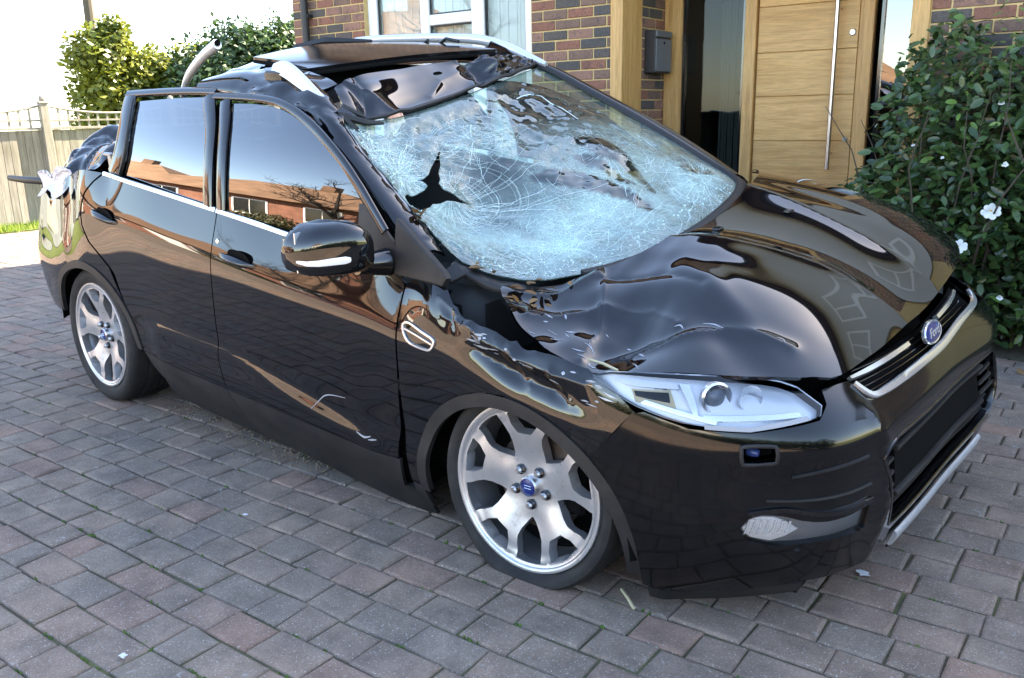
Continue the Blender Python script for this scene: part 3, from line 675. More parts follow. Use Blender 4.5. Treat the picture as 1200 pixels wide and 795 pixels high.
# ---------------------------------------------------------------- the house behind the car (local frame: along the wall, into the wall, up)
HO = sn(0, 2.95)
house = empty('brick_house', 'red and blue brick house with oak porch and white window', 'house', HO, HA)
BR = np.random.RandomState(21)
def hb(name, lo, hi, m, parent=house, bev=0, tone=.5):
    b = MB(); b.box(lo, hi, bev, tone); return b.build(name, m, parent, attr=True)
def brick_field(wall, s0, s1, z0, z1, zsplit, plane=0., axis='s', budget=None):
    """stretcher bond bricks, proud of the mortar; low courses out of sight are joined"""
    low = MB(); row = int(round(z0/.075)); z = row*.075+.005
    while z < z1-.03:
        s = s0-(.1125 if row % 2 else 0)
        while s < s1:
            a, b = max(s, s0)+.006, min(s+.225, s1)-.006
            if b-a > .02:
                d = BR.uniform(-.002, .002); j = BR.uniform(-.0015, .0015, 4); t = BR.rand()
                lo, hi = ((a+j[0], plane+d, z+j[1]), (b+j[2], plane+.05, z+.065+j[3])) if axis == 's' else ((plane-.05, a+j[0], z+j[1]), (plane+d, b+j[2], z+.065+j[3]))
                if z > zsplit and budget[0] > 0:
                    budget[0] -= 1; q = MB(); q.box(lo, hi, .0035, t); q.build('brick', 'brick', wall, attr=True)
                else: low.box(lo, hi, .0035, t)
            s += .225
        z += .075; row += 1
    if low.V:
        o = low.build('bricks', 'brick', wall, attr=True); o['kind'] = 'stuff'
pier = hb('front_wall', (-1.43, .007, 0), (-.715, .25, 2.62), 'mortar'); brick_field(pier, -1.43, -.715, 0, 2.6, .95, budget=[110])
wl = hb('front_wall', (-4.19, .007, 0), (-3.24, .25, 2.62), 'mortar'); brick_field(wl, -4.19, -3.24, 0, 2.6, 1.6, budget=[75])
wr = hb('front_wall', (1.443, .007, 0), (4.2, .25, 2.62), 'mortar'); brick_field(wr, 1.443, 3.2, 0, 2.6, .35, budget=[250])
rt = hb('porch_side_wall', (-.715, .2975, 0), (-.622, .70, 2.42), 'mortar'); brick_field(rt, .2975, .70, 0, 2.4, .9, plane=-.615, axis='n', budget=[60])
hb('plain_wall', (4.2, 0.001, 0), (9, .25, 2.62), 'wall_brick')
up = hb('upper_wall', (-4.19, -.004, 2.622), (.3, .25, 4.43), 'wall_brick'); hb('rendered_gable', (.3, -.05, 2.622), (9, .25, 4.43), 'render_grey')
hb('end_wall', (-4.19, .25, 0), (-3.95, 6.9, 4.43), 'wall_brick'); hb('end_wall', (8.75, .25, 0), (9, 6.9, 4.43), 'wall_brick'); hb('rear_wall', (-3.95, 6.65, 0), (8.75, 6.9, 4.43), 'wall_brick')
hb('lintel', (-3.24, .02, 2.46), (-1.43, .25, 2.622), 'wall_brick')
hb('upstairs_floor', (-3.9, .26, 2.64), (8.7, 6.6, 2.8), 'room_wall'); hb('room_back', (-3.9, 2.8, 0), (-.72, 2.9, 2.6), 'room_wall')
# roof: two pitches of tiles
def roof():
    b = MB(); ez, rz, e0, rn = 4.40, 6.9, -.38, 3.5
    for sgn in (0, 1):
        p = (lambda q: q) if not sgn else (lambda q: 2*rn-q)
        rows = 34
        for i in range(rows):
            t0, t1 = i/rows, (i+1)/rows+.01; z0, z1 = ez+(rz-ez)*t0, ez+(rz-ez)*t1; n0, n1 = e0+(rn-e0)*t0, e0+(rn-e0)*min(t1, 1)
            b.box((-4.35, min(p(n0), p(n1)), min(z0, z1)-.03), (9.15, max(p(n0), p(n1)), min(z0, z1)+.05), 0, BR.rand())
    return b.build('roof', 'roof_tiles', house, attr=True)
roof(); hb('gutter', (-4.35, -.47, 4.31), (9.15, -.385, 4.39), 'pipe_black')
for k, (a, b_) in enumerate(((2.4, 3.4), (3.8, 4.8))):
    yy = -.06 if a > .5 else -.03
    f = MB()
    f.box((a, yy, 3.0), (b_, yy+.04, 3.07)); f.box((a, yy, 3.75), (b_, yy+.04, 3.82)); f.box((a, yy, 3.07), (a+.07, yy+.04, 3.75)); f.box((b_-.07, yy, 3.07), (b_, yy+.04, 3.75)); f.box(((a+b_)/2-.03, yy, 3.07), ((a+b_)/2+.03, yy+.04, 3.75))
    f = f.build('upper_window', 'white_frame', house)
    for q in (0, 1):
        g = MB(); g.box((a+.07 if not q else (a+b_)/2+.03, yy+.015, 3.07), ((a+b_)/2-.03 if not q else b_-.07, yy+.024, 3.75)); g.build('pane', 'gloss_black', f)
# white glazed window
wf = MB()
Z0, Z1 = .08, 2.46
for a, b_ in ((-3.24, -3.13), (-2.62, -2.52), (-2.06, -1.93), (-1.52, -1.43)): wf.box((a, .05, Z0), (b_, .13, Z1), .006)
for a, b_ in ((-3.13, -2.62), (-2.52, -2.06), (-1.93, -1.52)):
    wf.box((a, .052, Z0), (b_, .128, Z0+.12), .006); wf.box((a, .052, Z1-.08), (b_, .128, Z1), .006)
wf.box((-2.52, .054, 2.085), (-2.06, .126, 2.17), .006)
wf = wf.build('window', 'white_frame', house)
for a, b_, z0, z1 in ((-3.13, -2.62, .2, 2.38), (-2.52, -2.06, .2, 2.085), (-2.52, -2.06, 2.17, 2.38), (-1.93, -1.52, .2, 2.38)):
    g = MB(); g.box((a+.012, .078, z0+.012), (b_-.012, .092, z1-.012)); g.build('pane', 'house_glass', wf)
    bd = MB()
    for lo, hi in (((a, .07, z0), (a+.012, .1, z1)), ((b_-.012, .07, z0), (b_, .1, z1)), ((a+.012, .07, z0), (b_-.012, .1, z0+.012)), ((a+.012, .07, z1-.012), (b_-.012, .1, z1))): bd.box(lo, hi)
    bd.build('bead', 'seal_rubber', wf)
bl = MB()
for i in range(60): bl.box((-3.2+i*.029, .15+.006*math.sin(i*1.9), .1), (-3.1715+i*.029, .162+.006*math.sin(i*1.9), 2.45))
bl.build('net_curtain', 'render_white', house)
# downpipe with brackets
dp = MB(); dp.tube([(-3.96, -.055, 0), (-3.96, -.055, 4.30)], .036, 14); 
for z in (1.1, 2.25, 3.9): dp.box((-4.01, -.06, z), (-3.91, 0, z+.03))
smooth_by_angle(dp.build('downpipe', 'pipe_black', house))
# oak porch
def oak(name, lo, hi, t, bev=.004, parent=house): return hb(name, lo, hi, 'oak_upright', parent, bev, t)
oak('oak_post', (-.715, -.012, 0), (-.6145, .2965, 2.42), .75); oak('oak_post', (1.343, -.012, 0), (1.4425, .20, 2.42), .95)
oak('oak_lintel', (-.715, -.014, 2.422), (1.4425, .20, 2.60), .5)
oak('door_frame', (-.6125, .66, .0), (-.463, .76, 2.3), .35); oak('door_frame', (.042, .66, 0), (.129, .76, 2.3), .55); oak('door_frame', (.129, .662, 2.16), (1.34, .758, 2.3), .45); oak('door_frame', (1.24, .66, 0), (1.343, .76, 2.3), .4)
hb('porch_ceiling', (-.62, .2, 2.40), (1.44, .75, 2.421), 'render_white'); hb('door_step', (-.61, .05, 0), (1.44, .80, .09), 'concrete')
for a, b_, nm in ((-.463, .042, 'side_light'), (1.0, 1.24, 'side_light')):
    fr = MB()
    for lo, hi in (((a, .68, .09), (a+.022, .73, 2.3)), ((b_-.022, .68, .09), (b_, .73, 2.3)), ((a+.022, .68, .09), (b_-.022, .73, .13)), ((a+.022, .68, 1.16), (b_-.022, .73, 1.175)) if a > .5 else ((a+.022, .68, .13), (b_-.022, .73, .16))): fr.box(lo, hi)
    fr = fr.build(nm, 'gloss_black', house); g = MB(); g.box((a+.022, .698, .13), (b_-.022, .71, 2.29)); g.build('pane', 'porch_glass' if a < 0 else 'side_light_glass', fr)
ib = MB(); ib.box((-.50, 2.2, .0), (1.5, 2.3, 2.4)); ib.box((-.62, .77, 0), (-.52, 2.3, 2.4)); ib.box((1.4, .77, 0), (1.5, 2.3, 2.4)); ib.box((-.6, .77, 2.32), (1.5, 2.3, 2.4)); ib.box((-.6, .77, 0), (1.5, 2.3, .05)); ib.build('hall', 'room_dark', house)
cb = MB()
for i in range(16): cb.box((-.30+i*.014, 1.05+.02*math.sin(i*1.5), .05), (-.285+i*.014, 1.08+.02*math.sin(i*1.5), 2.3))
cb.build('curtain', 'curtain', house); hb('shoe_cabinet', (-.08, 1.0, .05), (.25, 1.35, .42), 'render_white'); hb('inner_door_post', (-.06, 1.25, .05), (-.01, 1.33, 2.3), 'gloss_black')
door = MB(); door.box((.133, .705, .11), (.955, .745, 2.155), 0, .4); door = door.build('door', 'oak_upright', house, attr=True)
zs = [.115, .155, .468, .783, 1.104, 1.424, 1.735, 2.055, 2.15]
for k in range(len(zs)-1):
    b = MB(); b.box((.137, .69, zs[k]+.002), (.853, .712, zs[k+1]-.002), .0025, .25+.6*((k*37) % 10)/10); b.build('board', 'oak_board', door, attr=True)
b = MB(); b.box((.857, .691, .115), (.952, .712, 2.15), .0025, .62); b.build('stile', 'oak_upright', door, attr=True)
h = MB(); h.tube([(.72, .625, .905), (.72, .625, 2.10)], .0165, 16); h.tube([(.72, .69, 1.02), (.72, .625, 1.02)], .008, 10); h.tube([(.72, .69, 2.0), (.72, .625, 2.0)], .008, 10)
smooth_by_angle(h.build('bar_handle', 'steel', door))
h = MB(); h.lathe([(.0, -.008), (.018, -.008), (.023, -.004), (.023, 0)], (.815, .690, 1.84), 'Y', 24); h.build('spyhole', 'steel', door)
h = MB(); h.lathe([(.0, -.012), (.014, -.012), (.017, -.008), (.017, 0)], (.815, .690, 1.115), 'Y', 20); h.box((.8135, .6765, 1.107), (.8165, .679, 1.123)); h.build('lock', 'steel', door)
# wall letter box
lb = empty('letter_box', 'grey metal letter box on the brick side of the porch', 'letter box', sn(-.57, 3.42, 1.62), HA)
q = MB(); q.box((-.045, -.135, 0), (.045, .135, .31), .006); q.build('box', 'pipe_black', lb)
q = MB(); q.box((.0455, -.128, .012), (.052, .128, .248), .004); q.build('front_plate', 'box_grey', lb); q = MB(); q.box((.0455, -.128, .262), (.056, .128, .305), .004); q.build('flap', 'box_grey', lb)
q = MB(); q.lathe([(0, .0565), (.009, .0565), (.009, .05)], (0, 0, .22), 'X', 16); q.build('lock', 'gloss_black', lb)

# ---------------------------------------------------------------- camellia bush
LEAF = [(0, 0, 0), (.18, .35, .03), (.5, .46, .05), (.8, .30, .02), (1, 0, -.06), (.8, -.30, .02), (.5, -.46, .05), (.18, -.35, .03), (.3, 0, -.02), (.65, 0, -.01)]
LEAF_F = [(0, 8, 1), (1, 8, 9, 2), (2, 9, 3), (3, 9, 4), (4, 9, 5), (5, 9, 6), (6, 9, 8, 7), (7, 8, 0)]
def leaf_at(p, d, nrm, ln, wd):
    d = d.normalized(); x = d.cross(nrm); x = x.normalized() if x.length > 1e-4 else Vector((1, 0, 0)); n = x.cross(d)
    return [p+d*(a*ln)+x*(b*wd)+n*(c*ln) for a, b, c in LEAF]
def camellia():
    base = Vector(sn(2.02, 2.58)); root = empty('camellia_bush', 'dark glossy camellia bush with white flowers against the brick wall', 'bush', base)
    R = random.Random(4); stems = MB(); tips = []
    def inside_crown(p):
        s_, n_ = p.x*HD[0]+p.y*HD[1], p.x*HN[0]+p.y*HN[1]
        top = 1.36+.36*sstepf(s_, 1.25, 1.70)+.12*math.sin(s_*9)+.06*math.sin(s_*23)
        return p.z < top and s_ > 1.18+.13*math.sin(p.z*7)+.12*max(0, p.z-.85)-.08*max(0, .6-p.z)
    for i in range(26):
        p = Vector(sn(1.55+R.random()*1.1, 2.45+R.random()*.3, .03)); d = Vector((R.uniform(-.5, .5), R.uniform(-.5, .25), 1)).normalized(); pts = [p]
        for k in range(9):
            d = (d+Vector((R.uniform(-.28, .28), R.uniform(-.30, .22), R.uniform(-.05, .2)))).normalized(); p = p+d*R.uniform(.13, .2); pts.append(p); tips.append((p, d))
        stems.tube([q-base for q in pts], [.011-.001*k for k in range(10)], 5)
    stems.build('stem', 'bark', root)
    cand = []
    for i in range(14500):
        s_ = R.uniform(1.12, 3.0); p = Vector(sn(s_, 2.95-.04-abs(R.gauss(0, .26)) if R.random() < .45 else R.uniform(2.16, 2.55), R.uniform(.08, 1.9)))
        if not inside_crown(p): continue
        if p.y < base.y-.45+.2*abs(p.z-.8): continue
        d = Vector((R.uniform(-1, 1), R.uniform(-1, .4), R.uniform(-.8, .5))); nr = Vector((R.uniform(-.5, .5), R.uniform(-1, 0), R.uniform(.1, 1.2))); ln = R.uniform(.05, .085)
        q = seen(p); cand.append((-(ln/q[2]) if q and q[0] < .61 and p.y < base.y+.05 else 0, p, d, nr, ln, R.random()))
    for i in range(26):                                            # young shoots standing above the crown
        s_ = R.uniform(1.35, 2.3); p = Vector(sn(s_, R.uniform(2.4, 2.7), 1.35+.2*sstepf(s_, 1.3, 1.7)+R.uniform(0, .25)))
        for k in range(4): cand.append((0, p+Vector((R.uniform(-.04, .04), R.uniform(-.04, .04), k*.03)), Vector((R.uniform(-1, 1), R.uniform(-1, 1), .3)), Vector((0, -.4, 1)), R.uniform(.035, .055), 2))
    cand.sort(key=lambda c: c[0]); rest = MB(); young = MB()
    for k, (sc_, p, d, nr, ln, t) in enumerate(cand):
        V = [v-base for v in leaf_at(p, d, nr, ln, ln*.52)]
        if t == 2: young.add(V, LEAF_F, R.random())
        elif k < 300: mesh('leaf', V, LEAF_F, 'camellia_leaf', root, smooth=True, attr={'tone': [t]*len(V)})
        elif R.random() < .05: young.add(V, LEAF_F, t)
        else: rest.add(V, LEAF_F, t)
    o = rest.build('foliage', 'camellia_leaf', root, smooth=True, attr=True); o['kind'] = 'stuff'
    o = young.build('young_foliage', 'young_leaf', root, smooth=True, attr=True); o['kind'] = 'stuff'
    return root, base
def sstepf(x, a, b): t = min(1, max(0, (x-a)/(b-a))); return t*t*(3-2*t)
cam_root, cam_base = camellia()
def flower(p, facing, r, closed=False):
    R = random.Random(int(p.x*1000)); f = facing.normalized(); x = f.cross(Vector((0, 0, 1))).normalized(); y = x.cross(f); V = []; F = []
    for k in range(7):
        a = k*2*math.pi/7+R.uniform(-.15, .15); rr = r*R.uniform(.85, 1.1); c, s_ = math.cos(a), math.sin(a); c2, s2 = -s_, c; o = len(V); lift = .55 if closed else .18
        for t, w, h in ((.05, .08, 0), (.45, .30, .06+lift*.4), (.8, .36, .05+lift), (.97, .26, lift*1.1), (1.06, .08, lift*1.3)):
            for sd in (-1, 1): V.append(p-cam_base+(x*c+y*s_)*(rr*t*(1-.45*closed))+(x*c2+y*s2)*(rr*w*sd*(1-.4*closed))+f*(rr*h+.004*k))
        F += [(o+2*i, o+2*i+1, o+2*i+3, o+2*i+2) for i in range(4)]
    ob = mesh('flower', V, F, 'petal', cam_root, smooth=True)
    if not closed:
        b = MB()
        for k in range(26):
            a, q = R.uniform(0, 6.28), R.uniform(0, .22)*r; b.tube([p-cam_base+f*.006, p-cam_base+(x*math.cos(a)+y*math.sin(a))*q+f*r*.38], [.0012, .0026], 4)
        b.build('stamens', 'stamen', ob)
# (along wall, out from wall, height)
for s_, n_, z, r, cl in ((1.21, 2.34, .81, .040, 0), (1.44, 2.24, .765, .042, 0), (1.985, 2.12, .80, .044, 0), (1.86, 2.10, .615, .036, 0), (1.33, 2.40, 1.22, .02, 1), (1.95, 2.3, 1.33, .028, 1), (2.02, 2.15, 1.03, .026, 1), (2.07, 2.12, .36, .026, 1), (1.72, 2.2, 1.06, .017, 1), (1.6, 2.2, .62, .018, 1), (1.55, 2.3, 1.12, .017, 1)):
    flower(Vector(sn(s_, n_, z)), Vector((.25, -1, .35)), r, cl)

# ---------------------------------------------------------------- fence at the end of the drive
fence = empty('garden_fence', 'weathered close-board fence with arched trellis top beyond the drive', 'fence', (-10, 2.4, 0))
FR = random.Random(3)
def fence_top(y): return 1.28-.05*abs(math.sin((y-2.42)*1.65))*1.0
y = -1.2
while y < 6.6:
    w = .098; b = MB(); b.box((-.012+FR.uniform(-.003, .003), y-2.4, .03), (.006+FR.uniform(-.003, .003), y-2.4+w-.004, 1.27+FR.uniform(-.006, .006)), .002, FR.random())
    q = b.build('board', 'weathered_wood', fence, attr=True); q.rotation_euler = (0, 0, FR.uniform(-.03, .03)) if False else (0, 0, 0); y += w
for yy in (.55, 2.42, 4.28, 6.15):
    b = MB(); b.box((-.02, yy-2.4-.055, 0), (.075, yy-2.4+.055, 1.62), .006, FR.random()); b.box((-.03, yy-2.4-.065, 1.62), (.085, yy-2.4+.065, 1.645), .008, .5)
    b.lathe([(.0, 1.735), (.02, 1.73), (.04, 1.705), (.045, 1.68), (.035, 1.655), (.03, 1.645)], (.028, yy-2.4, 0), 'Z', 12, a=.4); b.build('post', 'weathered_wood', fence, attr=True)
for y0 in (-1.32, .55, 2.42, 4.28):
    y1 = y0+1.87
    def top(t): return 1.50+.10*(1-(2*t-1)**2)*(-1)+.09
    b = MB(); b.box((.002, y0+.055-2.4, 1.275), (.04, y1-.055-2.4, 1.31), .003, .5); b.build('rail', 'weathered_wood', fence, attr=True)
    pts = [(.02, y0+.055+(1.76)*k/12-2.4, top(k/12)) for k in range(13)]; b = MB(); b.tube(pts, .018, 6, a=.6); b.build('trellis_arch', 'weathered_wood', fence, attr=True)
    for k in range(1, 13):
        t = k/13; b = MB(); b.box((.012, y0+.055+1.76*t-.014-2.4, 1.31), (.026, y0+.055+1.76*t+.014-2.4, top(t)), 0, FR.random()); b.build('trellis_slat', 'weathered_wood', fence, attr=True)
    b = MB(); b.box((.027, y0+.055-2.4, 1.385), (.038, y1-.055-2.4, 1.41), 0, .4); b.build('trellis_slat', 'weathered_wood', fence, attr=True)

# ---------------------------------------------------------------- trees and shrubs
def foliage(R, blobs, n, size, jitter=.3):
    V = []; F = []; A = []; tot = sum(b[1]**2 for b in blobs)
    for c, r, sq in blobs:
        c = Vector(c)
        for i in range(int(n*r*r/tot)):
            d = Vector((R.gauss(0, 1), R.gauss(0, 1), R.gauss(0, 1))).normalized(); rr = r*(R.random()**.38)*(1+.22*math.sin(d.x*5+c.x)*math.sin(d.y*6+c.y*3)*math.sin(d.z*5+c.z)); p = c+Vector((d.x*rr, d.y*rr, d.z*rr*sq))
            if p.z < .02: continue
            a = Vector((R.gauss(0, 1), R.gauss(0, 1), R.gauss(0, .6))).normalized(); nr = (d+Vector((R.gauss(0, .6), R.gauss(0, .6), R.gauss(0, .6)+.4))).normalized(); b = a.cross(nr)
            if b.length < .05: continue
            b.normalize(); s_ = size*R.uniform(.6, 1.4); k = len(V); t = min(1, max(0, .5+.45*math.sin(p.x*3.1+p.z*2)*math.sin(p.y*2.7)+R.uniform(-.3, .3)))
            V += [p, p+a*s_*.5+b*s_*.28, p+a*s_, p+a*s_*.5-b*s_*.28]; F.append((k, k+1, k+2, k+3)); A += [t]*4
    return V, F, A
def tree(name, label, cat, loc, blobs, n, size, leafm, trunk, seed, group=None):
    R = random.Random(seed); root = empty(name, label, cat, loc, 0, group); V, F, A = foliage(R, blobs, n, size)
    o = mesh('crown', V, F, leafm, root, attr={'tone': A}); o['kind'] = 'stuff'
    tb = MB()
    for c, r, sq in blobs[:trunk]:
        c = Vector(c); mid = Vector((c.x*.35+R.uniform(-.1, .1), c.y*.35, c.z*.5)); tb.tube([(R.uniform(-.08, .08), R.uniform(-.08, .08), 0), mid, c, c+Vector((R.uniform(-.3, .3), R.uniform(-.3, .3), r*.7))], [.09, .06, .03, .008], 6)
    tb.build('trunk', 'bark', root); return root
tree('laurel_shrub', 'tall yellow green laurel in full sun behind the fence', 'shrub', (-13.6, 5.2, 0), [((0, 0, 1.6), .85, 1.3), ((-.2, .9, 1.5), .9, 1.2), ((.1, -.25, 2.45), .62, 1.0), ((.1, .55, 2.2), .6, .9), ((.2, 1.5, 1.9), .85, 1.1), ((.2, .0, 2.95), .28, 1.2), ((.1, 2.1, 1.7), .8, 1.1)], 26000, .12, 'laurel_leaf', 5, 1)
tree('evergreen_tree', 'dark green rounded evergreen between the laurel and the house', 'tree', (-12.4, 7.0, 0), [((0, 0, 1.9), 1.15, 1.15), ((.1, .9, 2.2), 1.1, 1.0), ((0, 1.9, 2.1), 1.2, 1.1), ((.3, 1.3, 2.75), .65, .9), ((-.2, .3, 2.65), .6, .9), ((0, -.7, 1.6), .9, 1.1), ((.2, 2.3, 2.7), .6, .9)], 30000, .11, 'ivy_leaf', 5, 2)
# telegraph pole, white building
tp = MB(); tp.tube([(0, 0, 0), (.02, 0, 7.5)], [.12, .09], 10); tp = tp.build('telegraph_pole', 'bark'); tp.location = (-17, 6.45, 0); tag(tp, 'brown wooden telegraph pole beside the white building', 'pole'); smooth_by_angle(tp)
wb = empty('white_building', 'white rendered building with low roof beyond the fence', 'building', (-22, 4.4, 0))
b = MB(); b.box((-5, -9, 0), (0, 3.4, 5.2)); b.build('wall', 'render_white', wb)
b = MB(); b.add([(.3, -9.3, 5.1), (.3, 3.7, 5.1), (-2.5, 3.7, 7.4), (-2.5, -9.3, 7.4), (-5.3, -9.3, 5.1), (-5.3, 3.7, 5.1)], [(0, 1, 2, 3), (3, 2, 5, 4), (1, 5, 2), (0, 3, 4), (0, 4, 5, 1)], .6); b.build('roof', 'roof_tiles', wb, attr=True)
for yy in (-6, -2.5):
    b = MB(); b.box((-.02, yy, 1.2), (.03, yy+1.3, 2.5), .01); f = b.build('window', 'white_frame', wb); b = MB(); b.box((.0, yy+.1, 1.3), (.04, yy+1.2, 2.4)); b.build('pane', 'gloss_black', f)

# ---------------------------------------------------------------- across the forecourt (seen in the car's reflections)
road = sheet('road', [(-80, -24), (80, -17), (80, -11.5), (-80, -15)], -.03, mat('asphalt', (.06, .06, .062), .85)); struct(road, 'asphalt lane beyond the forecourt')
def bungalow(loc, rz, w, d, hgt, ridge, label, wall='red_brick'):
    r = empty('brick_bungalow', label, 'house', loc, rz); hw, hd = w/2, d/2
    b = MB(); b.box((-hw, -hd, 0), (hw, hd, hgt)); b.build('wall', wall, r)
    b = MB(); o = .5; ix = max(.2, hw-hd)
    V = [(-hw-o, -hd-o, hgt-.1), (hw+o, -hd-o, hgt-.1), (hw+o, hd+o, hgt-.1), (-hw-o, hd+o, hgt-.1), (-ix, 0, ridge), (ix, 0, ridge)]
    b.add(V, [(0, 1, 5, 4), (1, 2, 5), (2, 3, 4, 5), (3, 0, 4), (3, 2, 1, 0)], .5); b.box((ix-.9, -.3, ridge-.9), (ix-.3, .3, ridge+.7), 0, .1); b.build('roof', 'roof_tiles', r, attr=True)
    for sx in (-.55, .1, .6):
        b = MB(); b.box((sx*hw-.7, hd-.01, .9), (sx*hw+.7, hd+.05, 2.1)); f = b.build('window', 'white_frame', r)
        for q in (0, 1): b = MB(); b.box((sx*hw-.62+q*.64, hd+.02, .98), (sx*hw-.02+q*.64, hd+.06, 2.02)); b.build('pane', 'gloss_black', f)
    b = MB(); b.box((-.15*hw-.45, hd-.01, 0), (-.15*hw+.45, hd+.05, 2.05)); b.build('door', 'white_frame', r)
bungalow((-18.5, -15.5, 0), -.35, 11, 7, 2.5, 4.9, 'red brick bungalow with brown hipped roof across the lane')
bungalow((-30, -14.5, 0), -.5, 10, 7, 2.6, 5.7, 'red brick bungalow with brown hipped roof at the far end of the lane')
bungalow((-12, -56, 0), -.1, 11, 7.5, 2.6, 5.2, 'red brick house with brown hipped roof facing the drive')
bungalow((10, -27, 0), .1, 11, 7.5, 4.4, 7.2, 'pale rendered house with brown roof facing the drive', 'render_white')
sheetl = sheet('front_lawn', [(-50, -11.6), (-15, -11.0), (-12, -12.5), (-50, -15)], .01, 'lawn'); struct(sheetl)
tree('garden_hedge', 'clipped brown green hedge in front of the red brick bungalow', 'hedge', (-17, -12.6, 0), [((-3, -.8, .5), .9, .7), ((-1.5, -.4, .5), .9, .7), ((0, 0, .5), .9, .7), ((1.5, .3, .5), .9, .7), ((-4.5, -1.2, .5), .9, .8), ((-6, -1.5, .5), 1.0, .8)], 12000, .14, 'hedge_leaf', 5, 3)
tree('heather_bush', 'mauve flowering heather in front of the hedge', 'bush', (-11.5, -11.4, 0), [((0, 0, .25), .55, .7), ((.9, .2, .25), .5, .7), ((-1, -.1, .25), .6, .7)], 4000, .10, 'heather', 3, 4)
tree('laurel_hedge', 'green laurel hedge along the lane opposite the house', 'hedge', (4, -13, 0), [((-6, 0, .7), 1.1, .8), ((-4, 0, .7), 1.1, .8), ((-2, 0, .7), 1.2, .8), ((0, 0, .7), 1.1, .8), ((2, 0, .7), 1.2, .8), ((4, 0, .7), 1.1, .8), ((6, 0, .7), 1.1, .8)], 12000, .16, 'hedge_leaf', 7, 5)
tree('reflection_hedge', 'tall dark evergreen hedge along the right edge of the drive', 'hedge', (6.6, -6, 0), [((.2, k*1.2, .75), .85, .95) for k in range(-5, 5)], 12000, .17, 'ivy_leaf', 8, 6)  # out of view, added so the bumper mirrors dark green
def bare_tree(loc, seed, hgt):
    R = random.Random(seed); r = empty('bare_tree', 'leafless spreading tree standing by the lane', 'tree', loc); tr = MB(); br = MB()
    def grow(p, d, ln, rad, lv):
        pts = [p]; 
        for k in range(4): d = (d+Vector((R.gauss(0, .18), R.gauss(0, .18), R.gauss(.03, .08)))).normalized(); p = p+d*ln/4; pts.append(p)
        (tr if lv < 2 else br).tube(pts, [rad*(1-.12*k) for k in range(5)], 6 if lv < 2 else 4)
        if lv < 5:
            for k in range(3 if lv else 5): grow(pts[R.randint(2, 4)], (d+Vector((R.gauss(0, .7), R.gauss(0, .7), R.gauss(.1, .4)))).normalized(), ln*R.uniform(.6, .8), rad*.55, lv+1)
    grow(Vector((0, 0, 0)), Vector((0, 0, 1)), hgt*.35, .16, 0); tr.build('trunk', 'bark_dark', r); br.build('branches', 'bark_dark', r)
bare_tree((-13.5, -13.6, 0), 8, 6.5)
# ---------------------------------------------------------------- the wrecked car
car = empty('crashed_car', 'wrecked black car with shattered windscreen, crushed roof and silver wheels', 'car', (0, 0, 0))
SS = (1., .11); BS = (.17, 1.)
mat('fog_inner', (.30, .31, .32), .3, .5)
def part(name, S, outline, m='black_paint', **kw): return panel(name, S, outline, m, kw.pop('parent', car), **kw)
FA = (1.312, .345, .42, .405); RA = (-1.33, .36, .43, .40)          # wheel arches: centre, half axes
def arc(A, t0, t1, n, grow=0.): return [(A[0]+(A[2]+grow)*math.cos(math.radians(t0+(t1-t0)*k/n)), A[1]+(A[3]+grow)*math.sin(math.radians(t0+(t1-t0)*k/n))) for k in range(n+1)]
def bu(x, z):                                                      # u on the bumper's right side for a given x
    lo, hi = 0., 5.
    for _ in range(30):
        mid = (lo+hi)/2
        if BUMP(mid, z)[0, 0] < x: lo = mid
        else: hi = mid
    return (lo+hi)/2
# --- front wing
fw_out = [(.848, vz(.848, .315)), (.848, 4.6), (.849, 7.25), (.90, 7.6), (1.02, 7.6), (1.10, 7.25), (1.20, 7.0), (1.345, 6.85), (1.46, 6.7), (1.56, 6.55), (1.60, 6.3), (1.65, 5.9), (1.700, 5.5)]+xz(arc(FA, 47.5, 184, 40))
wing = part('front_wing', SIDE, fw_out, h=.012, sc=SS, he=.012)
# --- doors
fd_out = [(-.203, 8.0), (-.197, 6.4), (-.215, 4.6), (-.232, 3.0), (-.215, 2.2), (-.205, 1.66), (.80, 1.66), (.825, 3), (.840, 4.65), (.841, 7.15), (.80, 7.75), (.70, 8.0), (.25, 8.0)]
fdoor = part('front_door', SIDE, fd_out, h=.016, sc=SS)
rd_out = [(-.209, 8.0), (-.45, 8.0), (-.75, 8.0), (-1.09, 8.0), (-1.16, 7.6), (-1.225, 7.1), (-1.270, 6.5), (-1.262, 6.1), (-1.21, 5.6), (-1.13, 5.25), (-1.05, 4.9), (-.99, 4.5), (-.955, 3.7), (-.935, 2.8), (-.915, 1.9), (-.90, 1.66), (-.211, 1.66), (-.221, 2.2), (-.238, 3.0), (-.221, 4.6), (-.203, 6.4)]
rdoor = part('rear_door', SIDE, rd_out, h=.016, sc=SS)
part('lower_cladding', SIDE, [(-.203, 1.62), (-.185, 1.1), (-.170, .62), (.785, .62), (.805, 1.62)], 'black_plastic', h=.03, sc=SS, off=-.001, parent=fdoor)
part('lower_cladding', SIDE, [(-.209, 1.62), (-.192, 1.1), (-.177, .62), (-.80, .62), (-.86, 1.1), (-.895, 1.62)], 'black_plastic', h=.03, sc=SS, off=-.001, parent=rdoor)
part('sill', SIDE, [(-.84, .58), (.80, .58), (.88, .3), (.88, -.5), (-.84, -.5)], 'black_plastic', h=.04, sc=SS, off=-.012)
part('wing_lower_trim', SIDE, [(.848, vz(.848, .312)), (.895, vz(.895, .312)), (.91, .1), (.848, .1)], 'black_plastic', h=.03, sc=SS)
